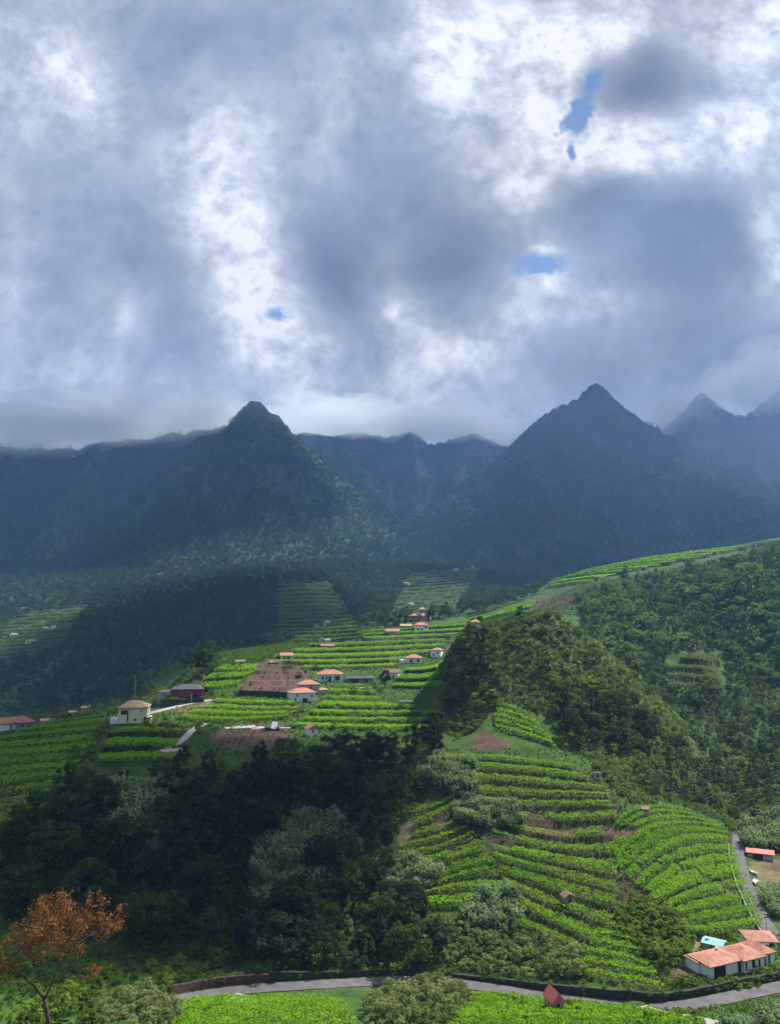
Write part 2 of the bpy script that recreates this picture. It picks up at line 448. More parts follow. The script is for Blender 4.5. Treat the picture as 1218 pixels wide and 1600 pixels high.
# ------------------------------------------------------------------ terrain
# surveyed points: (image column, image row, distance) give the line of sight on which a point of land lies
SEEN = {
    0: [(1600, 128), (1560, 142), (1500, 163), (1400, 190), (1300, 220), (1200, 255), (1140, 290), (1100, 700), (1060, 850), (1000, 1050), (950, 1250), (930, 1350), (900, 1560)],
    100: [(1600, 128), (1550, 147), (1490, 168), (1400, 190), (1300, 213), (1200, 245), (1130, 290), (1095, 650), (1050, 780), (1000, 930), (950, 1180), (900, 1500)],
    200: [(1600, 128), (1540, 150), (1480, 170), (1400, 187), (1300, 206), (1200, 228), (1170, 242), (1130, 282), (1108, 305), (1080, 590), (1040, 720), (1000, 850), (950, 1100), (900, 1420)],
    330: [(1600, 128), (1548, 151), (1500, 165), (1400, 184), (1300, 202), (1200, 223), (1165, 242), (1140, 272), (1100, 312), (1060, 372), (1040, 425), (1020, 480), (1000, 660), (970, 800), (930, 1050), (895, 1320)],
    430: [(1600, 128), (1541, 153), (1490, 166), (1400, 184), (1300, 202), (1200, 222), (1170, 240), (1140, 272), (1100, 312), (1060, 372), (1030, 432), (1012, 485), (1000, 680), (960, 850), (890, 1200)],
    560: [(1600, 128), (1534, 156), (1490, 166), (1400, 183), (1300, 202), (1200, 222), (1165, 242), (1130, 282), (1100, 312), (1060, 372), (1030, 432), (1000, 495), (985, 535), (970, 750), (930, 950), (885, 1200)],
    650: [(1600, 130), (1532, 157), (1480, 168), (1400, 182), (1320, 197), (1250, 212), (1200, 222), (1165, 247), (1130, 286), (1100, 316), (1060, 372), (1030, 432), (1000, 495), (968, 570), (945, 800), (900, 1080)],
    690: [(1535, 156), (1400, 182), (1250, 211), (1165, 243), (1135, 262), (1060, 372), (1030, 432), (1000, 500), (965, 580)],
    705: [(1110, 268), (1050, 283), (1008, 296)],
    740: [(1600, 130), (1537, 156), (1480, 168), (1400, 182), (1320, 196), (1250, 210), (1200, 222), (1170, 236), (1100, 260), (1040, 277), (972, 300), (962, 580), (935, 900), (905, 1050)],
    800: [(1600, 130), (1547, 154), (1500, 163), (1400, 183), (1300, 203), (1250, 213), (1200, 223), (1170, 234), (1100, 259), (1040, 276), (1000, 288), (958, 305), (946, 600), (935, 660)],
    860: [(1600, 130), (1556, 151), (1500, 163), (1400, 183), (1300, 204), (1200, 226), (1170, 238), (1100, 262), (1040, 278), (956, 307), (945, 590), (930, 640), (912, 700)],
    930: [(1600, 130), (1564, 149), (1500, 162), (1400, 183), (1300, 206), (1250, 217), (1200, 230), (1180, 240), (1130, 262), (1080, 280), (1030, 298), (1004, 314), (980, 430), (940, 510), (905, 580), (888, 700)],
    1000: [(1600, 130), (1567, 148), (1540, 155), (1480, 168), (1400, 187), (1300, 211), (1255, 224), (1220, 240), (1180, 260), (1120, 290), (1064, 318), (1040, 400), (1000, 440), (950, 500), (900, 580), (885, 650), (873, 720)],
    1080: [(1600, 130), (1572, 147), (1530, 157), (1480, 169), (1400, 190), (1330, 215), (1290, 235), (1250, 265), (1200, 300), (1150, 330), (1100, 360), (1050, 395), (1000, 440), (950, 490), (900, 560), (880, 610), (864, 740)],
    1150: [(1600, 130), (1553, 155), (1500, 165), (1460, 176), (1400, 200), (1350, 220), (1300, 245), (1250, 275), (1200, 310), (1150, 340), (1100, 370), (1050, 400), (1000, 440), (950, 480), (900, 540), (872, 600), (855, 760)],
    1218: [(1600, 130), (1543, 159), (1480, 178), (1400, 205), (1340, 232), (1290, 255), (1200, 315), (1100, 375), (1000, 440), (950, 475), (900, 520), (862, 590), (841, 780)],
}
# land hidden from here: (image column, distance, height)
HIDDEN = [(0, 340, -55), (0, 450, -90), (0, 580, -96), (100, 350, -58), (100, 450, -85), (100, 550, -85), (200, 350, -52), (200, 430, -70), (200, 510, -72),
          (330, 540, -40), (330, 590, -38), (430, 560, -26), (430, 620, -24), (560, 620, -12), (560, 680, -8), (650, 650, -6), (650, 720, -4),
          (705, 325, -34), (740, 345, -30), (740, 420, -22), (800, 345, -16), (800, 450, -12), (860, 350, -10), (860, 450, -8), (930, 360, -24), (1000, 355, -34),
          (740, 700, -6), (800, 760, -4), (860, 800, 6), (930, 850, 14), (1000, 880, 22), (1080, 920, 34), (1150, 950, 48), (1218, 980, 60),
          (740, 1300, 60), (860, 1100, 10), (1000, 1200, 20), (1218, 1250, 40), (860, 1500, 60), (1000, 1600, 70), (1218, 1700, 90)]
for c in (0, 200, 400, 609, 800, 1000, 1218):
    HIDDEN += [(c, 1.0, -1.9), (c, 12, -12.5), (c, 40, -33), (c, 80, -53), (c, 112, -62.5), (c, 1900, 110), (c, 2600, 130), (c, 4300, 160)]

pts, vals = [], []
for c, lst in SEEN.items():
    for (py, r) in lst:
        d = ray(c, py); h = math.hypot(d[0], d[1])
        pts.append((math.atan2(d[0], d[1]), math.log(r))); vals.append(d[2] / h)
for (c, r, z) in HIDDEN:
    d = ray(c, 950)
    pts.append((math.atan2(d[0], d[1]), math.log(r))); vals.append(z / r)
pts = np.array(pts); vals = np.array(vals); NP_ = len(pts)
pts_s = pts * np.array([1.0, 0.9])
D = np.linalg.norm(pts_s[:, None] - pts_s[None], axis=2)
A = np.zeros((NP_ + 3, NP_ + 3)); A[:NP_, :NP_] = D
A[:NP_, NP_] = 1; A[:NP_, NP_ + 1:] = pts_s; A[NP_, :NP_] = 1; A[NP_ + 1:, :NP_] = pts_s.T
W = np.linalg.solve(A, np.concatenate([vals, [0, 0, 0]]))


def base_tan(az, lr):
    """tangent of the elevation of the land at bearing az, log distance lr"""
    azc = np.clip(az, -0.50, 0.50)
    q = np.stack([azc, lr * 0.9], -1).reshape(-1, 2)
    out = np.empty(len(q))
    for i in range(0, len(q), 20000):
        b = q[i:i + 20000]
        out[i:i + 20000] = np.linalg.norm(b[:, None] - pts_s[None], axis=2) @ W[:NP_] + W[NP_] + b @ W[NP_ + 1:]
    return out.reshape(az.shape)


AZ0 = math.radians(33.0)
NC = 740
AZ = np.linspace(-AZ0, AZ0, NC)
R = np.concatenate([np.array([1.0, 6, 12, 20, 30, 40, 55, 70, 85, 98, 106, 112, 118]), np.arange(122, 330, 0.55), np.arange(330, 720, 2.1),
                    np.arange(720, 1450, 6.5), np.arange(1450, 3700, 13.0), np.array([3720, 3800, 3900, 4000, 4150, 4300])])
NR = len(R)
ci = np.arange(0, NC + 3, 4); ci = np.unique(np.clip(ci, 0, NC - 1))
ri = np.unique(np.concatenate([np.arange(0, NR, 2), [NR - 1]]))
Tc = base_tan(*np.meshgrid(AZ[ci], np.log(R[ri]), indexing='xy'))
# upsample
T1 = np.empty((len(ri), NC))
for k in range(len(ri)): T1[k] = np.interp(AZ, AZ[ci], Tc[k])
T = np.empty((NR, NC))
for k in range(NC): T[:, k] = np.interp(R, R[ri], T1[:, k])
GA, GR = np.meshgrid(AZ, R)
GX, GY = GR * np.sin(GA), GR * np.cos(GA)
Z = T * GR
amp = np.interp(GR, [0, 100, 130, 300, 700, 1500, 4300], [0.0, 0.2, 0.5, 1.0, 4.0, 10, 14])
wl = np.interp(GR, [0, 130, 400, 1500, 4300], [5, 9, 20, 60, 90])
Z += amp * (fbm(GX / 14, GY / 14, 4, 3) - 0.5) * np.where(GR < 500, 1, 0) + amp * (fbm(GX / 70, GY / 70, 5, 5, True) - 0.55) * np.clip((GR - 400) / 300, 0, 1)

# --- mountains: crest lines (column, row, distance) with a steep head and long foot
CRESTS = {
    'west': [[(-260, 700, 2350), (-100, 702, 2300), (0, 694, 2280), (60, 699, 2270), (125, 699, 2250), (150, 689, 2240), (200, 687, 2230), (260, 677, 2220), (330, 668, 2200), (358, 660, 2170), (374, 640, 2150), (395, 622, 2120), (412, 632, 2110), (436, 650, 2100), (458, 674, 2080),
              (478, 702, 2030), (505, 738, 1960), (532, 775, 1880), (562, 814, 1790), (590, 842, 1700), (607, 870, 1610)],
             [(440, 690, 2050), (480, 760, 1850), (530, 805, 1730), (566, 870, 1560)],
             [(300, 690, 2180), (270, 760, 1900), (230, 830, 1680), (200, 880, 1540)],
             [(150, 700, 2200), (110, 780, 1880), (60, 850, 1640)],
             [(-20, 720, 2200), (-40, 800, 1850), (-60, 870, 1600)],
             [(380, 700, 2100), (400, 790, 1800), (390, 860, 1560)]],
    'middle': [[(420, 690, 3300), (478, 674, 3300), (520, 680, 3300), (560, 673, 3300), (600, 682, 3280), (625, 678, 3260), (640, 674, 3250), (655, 680, 3260), (668, 694, 3260), (692, 690, 3240), (715, 682, 3220), (742, 673, 3200), (765, 684, 3200), (790, 694, 3200), (830, 720, 3200)],
               [(640, 676, 3250), (650, 740, 2700), (640, 810, 2150), (610, 876, 1700)],
               [(742, 676, 3200), (715, 760, 2550), (690, 830, 2050), (665, 880, 1700)],
               [(540, 690, 3200), (580, 760, 2600), (600, 830, 2100)]],
    'east': [[(770, 740, 2850), (797, 694, 2820), (806, 684, 2800), (822, 670, 2770), (846, 648, 2730), (866, 637, 2710), (888, 627, 2690), (903, 623, 2680), (912, 610, 2670), (921, 601, 2660), (930, 597, 2650), (940, 602, 2650), (952, 614, 2660), (970, 634, 2680), (990, 655, 2700), (1010, 669, 2720), (1035, 682, 2740), (1060, 700, 2760), (1085, 730, 2760)],
             [(930, 600, 2640), (918, 680, 2350), (890, 760, 2080), (850, 830, 1830), (800, 880, 1600)],
             [(985, 655, 2690), (1010, 740, 2250), (1040, 800, 1950), (1075, 850, 1700)],
             [(846, 650, 2720), (820, 740, 2300), (770, 820, 1900), (735, 875, 1640)],
             [(955, 700, 2350), (960, 790, 1950), (950, 850, 1650)]],
    'far_east': [[(1000, 720, 3450), (1040, 698, 3420), (1060, 672, 3400), (1074, 640, 3390), (1086, 618, 3380), (1095, 611, 3380), (1105, 618, 3380), (1120, 632, 3370), (1142, 646, 3360), (1165, 648, 3340), (1190, 628, 3320), (1218, 603, 3300), (1270, 570, 3280), (1400, 560, 3250)],
                 [(1160, 655, 3330), (1150, 740, 2700), (1165, 800, 2250), (1190, 850, 1800)],
                 [(1230, 620, 3280), (1240, 740, 2550), (1270, 820, 2000)]],
}
owner = np.zeros(Z.shape, np.int8)
far = GR > 1250
fx, fy = GX[far], GY[far]
warpx = (fbm(fx / 260, fy / 260, 3, 21) - .5) * 120; warpy = (fbm(fx / 260, fy / 260, 3, 22) - .5) * 120
zb = Z[far].copy(); ow = np.zeros(zb.shape, np.int8)
for mi, (nm, lines) in enumerate(CRESTS.items()):
    best = np.full(fx.shape, -1e9)
    for li, ln in enumerate(lines):
        P3 = []
        for (px, py, r) in ln:
            d = ray(px, py); h = math.hypot(d[0], d[1]); P3.append(d / h * r)
        P3 = np.array(P3)
        main = li == 0
        for a, b in zip(P3[:-1], P3[1:]):
            ab = b[:2] - a[:2]; L2 = (ab ** 2).sum()
            wx = fx + warpx * (0.0 if main else 0.6); wy = fy + warpy * (0.0 if main else 0.6)
            t = np.clip(((wx - a[0]) * ab[0] + (wy - a[1]) * ab[1]) / L2, 0, 1)
            dd = np.hypot(wx - a[0] - t * ab[0], wy - a[1] - t * ab[1])
            h = a[2] + t * (b[2] - a[2])
            s0, s1, DD = (0.85, 0.55, 160) if main else (0.35, 0.62, 120)
            best = np.maximum(best, h - s0 * DD * (1 - np.exp(-dd / DD)) - s1 * dd)
    m = best > zb
    zb = np.where(m, best, zb); ow = np.where(m, mi + 1, ow)
rise = np.clip((zb - Z[far]) / 150, 0, 1)
near_crest = np.ones_like(zb)
# gullies and ledges, fading out on the crest lines so that the skyline stays put
crest_pts = np.concatenate([np.array([ray(px, py) / math.hypot(*ray(px, py)[:2]) * r for (px, py, r) in lines[0]]) for lines in CRESTS.values()])
dc = np.full(fx.shape, 1e9)
for lines in CRESTS.values():
    P3 = np.array([ray(px, py) / math.hypot(*ray(px, py)[:2]) * r for (px, py, r) in lines[0]])
    for a, b in zip(P3[:-1], P3[1:]):
        ab = b[:2] - a[:2]; t = np.clip(((fx - a[0]) * ab[0] + (fy - a[1]) * ab[1]) / (ab ** 2).sum(), 0, 1)
        dc = np.minimum(dc, np.hypot(fx - a[0] - t * ab[0], fy - a[1] - t * ab[1]))
fade = np.clip(dc / 110, 0, 1)
gul = fbm(fx / 190 + warpx / 90, fy / 420, 5, 31, True, 0.55)
gul2 = fbm(fx / 60, fy / 90, 4, 41, True)
zb += rise * fade * ((gul - 0.62) * 120 + (gul2 - 0.6) * 24)
ledge = np.sin(zb / 17 + 3 * fbm(fx / 120, fy / 120, 3, 51)) * 4.0
zb += rise * fade * ledge + rise * (1 - fade) * (fbm(fx / 22, fy / 22, 3, 61) - .5) * 10
Z[far] = zb
owner[far] = ow
KNOLL = [(686, 1140), (695, 1050), (705, 1006), (740, 972), (800, 958), (862, 955), (905, 985), (940, 1012), (1010, 1070), (1075, 1140), (1090, 1190), (985, 1186), (900, 1172), (850, 1120), (800, 1098), (765, 1112), (745, 1140), (715, 1155)]
SLOPE = [(900, 932), (1000, 905), (1100, 886), (1160, 868), (1230, 862), (1230, 1290), (1160, 1290), (1100, 1260), (1000, 1238), (985, 1200), (1095, 1190), (1075, 1130), (1000, 1060), (945, 1008), (905, 975)]
cp, sp = math.cos(PITCH), math.sin(PITCH)
def project(x, y, z):
    f = y * cp + z * sp; u_ = -y * sp + z * cp
    return CX + FPX * x / f, CY - FPX * u_ / f


def in_poly(px, py, poly):
    poly = np.array(poly, float); inside = np.zeros(np.shape(px), bool)
    j = len(poly) - 1
    for i in range(len(poly)):
        xi_, yi_ = poly[i]; xj, yj = poly[j]
        with np.errstate(divide='ignore', invalid='ignore'):
            c = ((yi_ > py) != (yj > py)) & (px < (xj - xi_) * (py - yi_) / (yj - yi_) + xi_)
        inside ^= c; j = i
    return inside


# gullies and humps on the knoll and the right hand slope, dying out at their rims
qx, qy = project(GX, GY, Z)
for poly, am, wlen, rr0, rr1 in ((KNOLL, 7.0, 26.0, 232, 330), (SLOPE, 13.0, 60.0, 250, 640)):
    m = (in_poly(qx, qy, poly) & (GR > rr0) & (GR < rr1)).astype(float)
    for it in range(10):
        m = (m + np.roll(m, 2, 0) + np.roll(m, -2, 0) + np.roll(m, 2, 1) + np.roll(m, -2, 1)) / 5
    bend = (fbm(GX / 40, GY / 40, 3, 131) - .5) * 30
    Z += m * m * am * (fbm((GX + bend) / wlen, (GY - bend) / (wlen * 1.6), 4, 133, True, .55) - 0.66)
Z0 = Z.copy()


# --- what one sees along each line of sight (source pixels), used to put things where they stand
def sightmap(Zg):
    Tg = Zg / R[:, None]
    Tm = np.maximum.accumulate(Tg, 0)
    Tm = Tm + np.arange(NR)[:, None] * 1e-9
    py0, py1 = 590, 1640
    xs = np.arange(-40, 1260, 1.0); ys = np.arange(py0, py1, 1.0)
    gx, gy = np.meshgrid(xs, ys)
    d = ray(gx, gy); h = np.hypot(d[..., 0], d[..., 1])
    az = np.arctan2(d[..., 0], d[..., 1]).ravel(); tn = (d[..., 2] / h).ravel()
    c = np.clip(np.round((az + AZ0) / (2 * AZ0) * (NC - 1)).astype(int), 0, NC - 1)
    order = np.argsort(c, kind='stable'); cs = c[order]
    bounds = np.searchsorted(cs, np.arange(NC + 1))
    rr = np.full(len(c), np.nan)
    for k in range(NC):
        ids = order[bounds[k]:bounds[k + 1]]
        if len(ids) == 0: continue
        col = Tm[:, k]
        i = np.searchsorted(col, tn[ids]); ok = (i < NR) & (i > 0)
        i2 = np.clip(i, 1, NR - 1)
        t0, t1 = col[i2 - 1], Tg[i2, k]
        f = np.clip((tn[ids] - t0) / np.maximum(t1 - t0, 1e-9), 0, 1)
        rr[ids] = np.where(ok, R[i2 - 1] + f * (R[i2] - R[i2 - 1]), np.nan)
    return rr.reshape(gx.shape), xs[0], ys[0]


SM, SX0, SY0 = sightmap(Z0)


def hit(px, py, sm=None):
    sm = SM if sm is None else sm
    px = np.asarray(px, float); py = np.asarray(py, float)
    x = np.clip(px - SX0, 0, sm.shape[1] - 1.001); y = np.clip(py - SY0, 0, sm.shape[0] - 1.001)
    x0 = x.astype(int); y0 = y.astype(int); fx_, fy_ = x - x0, y - y0
    a, b, c, d_ = sm[y0, x0], sm[y0, x0 + 1], sm[y0 + 1, x0], sm[y0 + 1, x0 + 1]
    r = (a * (1 - fx_) + b * fx_) * (1 - fy_) + (c * (1 - fx_) + d_ * fx_) * fy_
    spread = np.maximum(np.maximum(a, b), np.maximum(c, d_)) - np.minimum(np.minimum(a, b), np.minimum(c, d_))
    near = np.where(fy_ > .5, np.where(fx_ > .5, d_, c), np.where(fx_ > .5, b, a))
    r = np.where(spread > 0.08 * near, near, r)
    d = ray(px, py); h = np.hypot(d[..., 0], d[..., 1])
    return d / h[..., None] * r[..., None]


def zat(x, y, G=None):
    G = Z if G is None else G
    x = np.asarray(x, float); y = np.asarray(y, float)
    r = np.hypot(x, y); az = np.arctan2(x, y)
    cf = np.clip((az + AZ0) / (2 * AZ0) * (NC - 1), 0, NC - 1.001); c0 = cf.astype(int); fc = cf - c0
    k = np.clip(np.searchsorted(R, r) - 1, 0, NR - 2); fr = np.clip((r - R[k]) / (R[k + 1] - R[k]), 0, 1)
    return (G[k, c0] * (1 - fc) + G[k, c0 + 1] * fc) * (1 - fr) + (G[k + 1, c0] * (1 - fc) + G[k + 1, c0 + 1] * fc) * fr


def ray_z(px, py, z):
    d = ray(px, py); return d * (z / d[2])


def ray_r(px, py, r):
    d = ray(px, py); return d / math.hypot(d[0], d[1]) * r


def flatten(x, y, z, rin, rout):
    """level the land round a point"""
    r = math.hypot(x, y); az = math.atan2(x, y)
    k0, k1 = np.searchsorted(R, r - rout), np.searchsorted(R, r + rout) + 1
    dc_ = int(rout / r / (2 * AZ0 / (NC - 1))) + 2
    c = int(round((az + AZ0) / (2 * AZ0) * (NC - 1)))
    c0, c1 = max(0, c - dc_), min(NC, c + dc_ + 1)
    if c0 >= c1: return
    s = np.s_[k0:k1, c0:c1]
    d = np.hypot(GX[s] - x, GY[s] - y)
    w = np.clip((rout - d) / (rout - rin), 0, 1); w = w * w * (3 - 2 * w)
    Z[s] = Z[s] * (1 - w) + z * w


def flatten_line(q, rin, rout):
    best = {}
    dist = np.full(Z.shape, 1e9, np.float32); zt = np.zeros(Z.shape, np.float32)
    for p in q:
        r = math.hypot(p[0], p[1]); az = math.atan2(p[0], p[1])
        k0, k1 = np.searchsorted(R, r - rout), np.searchsorted(R, r + rout) + 1
        dc_ = int(rout / r / (2 * AZ0 / (NC - 1))) + 2
        c = int(round((az + AZ0) / (2 * AZ0) * (NC - 1)))
        c0, c1 = max(0, c - dc_), min(NC, c + dc_ + 1)
        if c0 >= c1: continue
        s = np.s_[k0:k1, c0:c1]
        d = np.hypot(GX[s] - p[0], GY[s] - p[1]); m = d < dist[s]
        dist[s] = np.where(m, d, dist[s]); zt[s] = np.where(m, p[2] - 0.14, zt[s])
    w = np.clip((rout - dist) / (rout - rin), 0, 1); w = w * w * (3 - 2 * w)
    Z[:] = Z * (1 - w) + zt * w


def dense(pl, step=1.0):
    """smooth polyline through points (Catmull-Rom), about step apart"""
    P = np.array(pl, float)
    Q = np.vstack([2 * P[0] - P[1], P, 2 * P[-1] - P[-2]])
    out = []
    for i in range(1, len(Q) - 2):
        n = max(2, int(np.linalg.norm(Q[i + 1] - Q[i]) / step))
        for t in np.linspace(0, 1, n, endpoint=False):
            a, b, c, d = Q[i - 1], Q[i], Q[i + 1], Q[i + 2]
            out.append(0.5 * (2 * b + (c - a) * t + (2 * a - 5 * b + 4 * c - d) * t * t + (3 * b - a - 3 * c + d) * t ** 3))
    out.append(P[-1]); return np.array(out)


def road_line(pxs, smooth=12):
    p = dense(pxs, 6.0); q = hit(p[:, 0], p[:, 1]); q = dense(q, 1.2)
    z = q[:, 2]; k = np.ones(smooth) / smooth
    zp = np.concatenate([np.full(smooth, z[0]), z, np.full(smooth, z[-1])])
    q[:, 2] = np.convolve(zp, k, 'same')[smooth:-smooth]
    for c in (0, 1):
        v = q[:, c]; vp = np.concatenate([2 * v[0] - v[5:0:-1], v, 2 * v[-1] - v[-2:-7:-1]])
        q[:, c] = np.convolve(vp, np.ones(11) / 11, 'same')[5:-5]
    return q


ROADS = [
    ('road', [(262, 1563), (330, 1552), (420, 1543), (520, 1537), (620, 1532), (700, 1535), (800, 1548), (900, 1563), (1000, 1573), (1060, 1572), (1120, 1562), (1180, 1549), (1235, 1538)], 3.3, 'asphalt'),
    ('road', [(1153, 1300), (1152, 1330), (1159, 1365), (1170, 1395), (1185, 1425), (1201, 1452), (1232, 1490)], 3.0, 'asphalt'),
    ('lane', [(230, 1115), (280, 1103), (336, 1092)], 3.0, 'concrete'),
    ('footpath', [(322, 1129), (303, 1139), (280, 1160), (246, 1178)], 2.4, 'concrete'),
    ('track', [(1000, 1574), (1050, 1584), (1090, 1592), (1130, 1602)], 2.6, 'concrete'),
]
PADS = [(1150, 1516, 11.5, 14.5), (1190, 1474, 3.5, 6), (395, 1146, 9, 14), (205, 1124, 6, 10), (20, 1136, 7, 10), (288, 1092, 8, 12), (476, 1092, 6, 10), (520, 1063, 8, 12), (612, 1059, 5, 8), (645, 1034, 7, 10),
        (1185, 1340, 5, 9), (1190, 1375, 8, 12)]
for (px, py, ri_, ro_) in PADS:
    p = hit(px, py); flatten(p[0], p[1], p[2], ri_, ro_)
road_q = []
for (nm, pxs, w, mt) in ROADS:
    q = road_line(pxs); road_q.append((nm, q, w, mt))
    flatten_line(q, w * 0.62, w * 0.62 + 2.5)

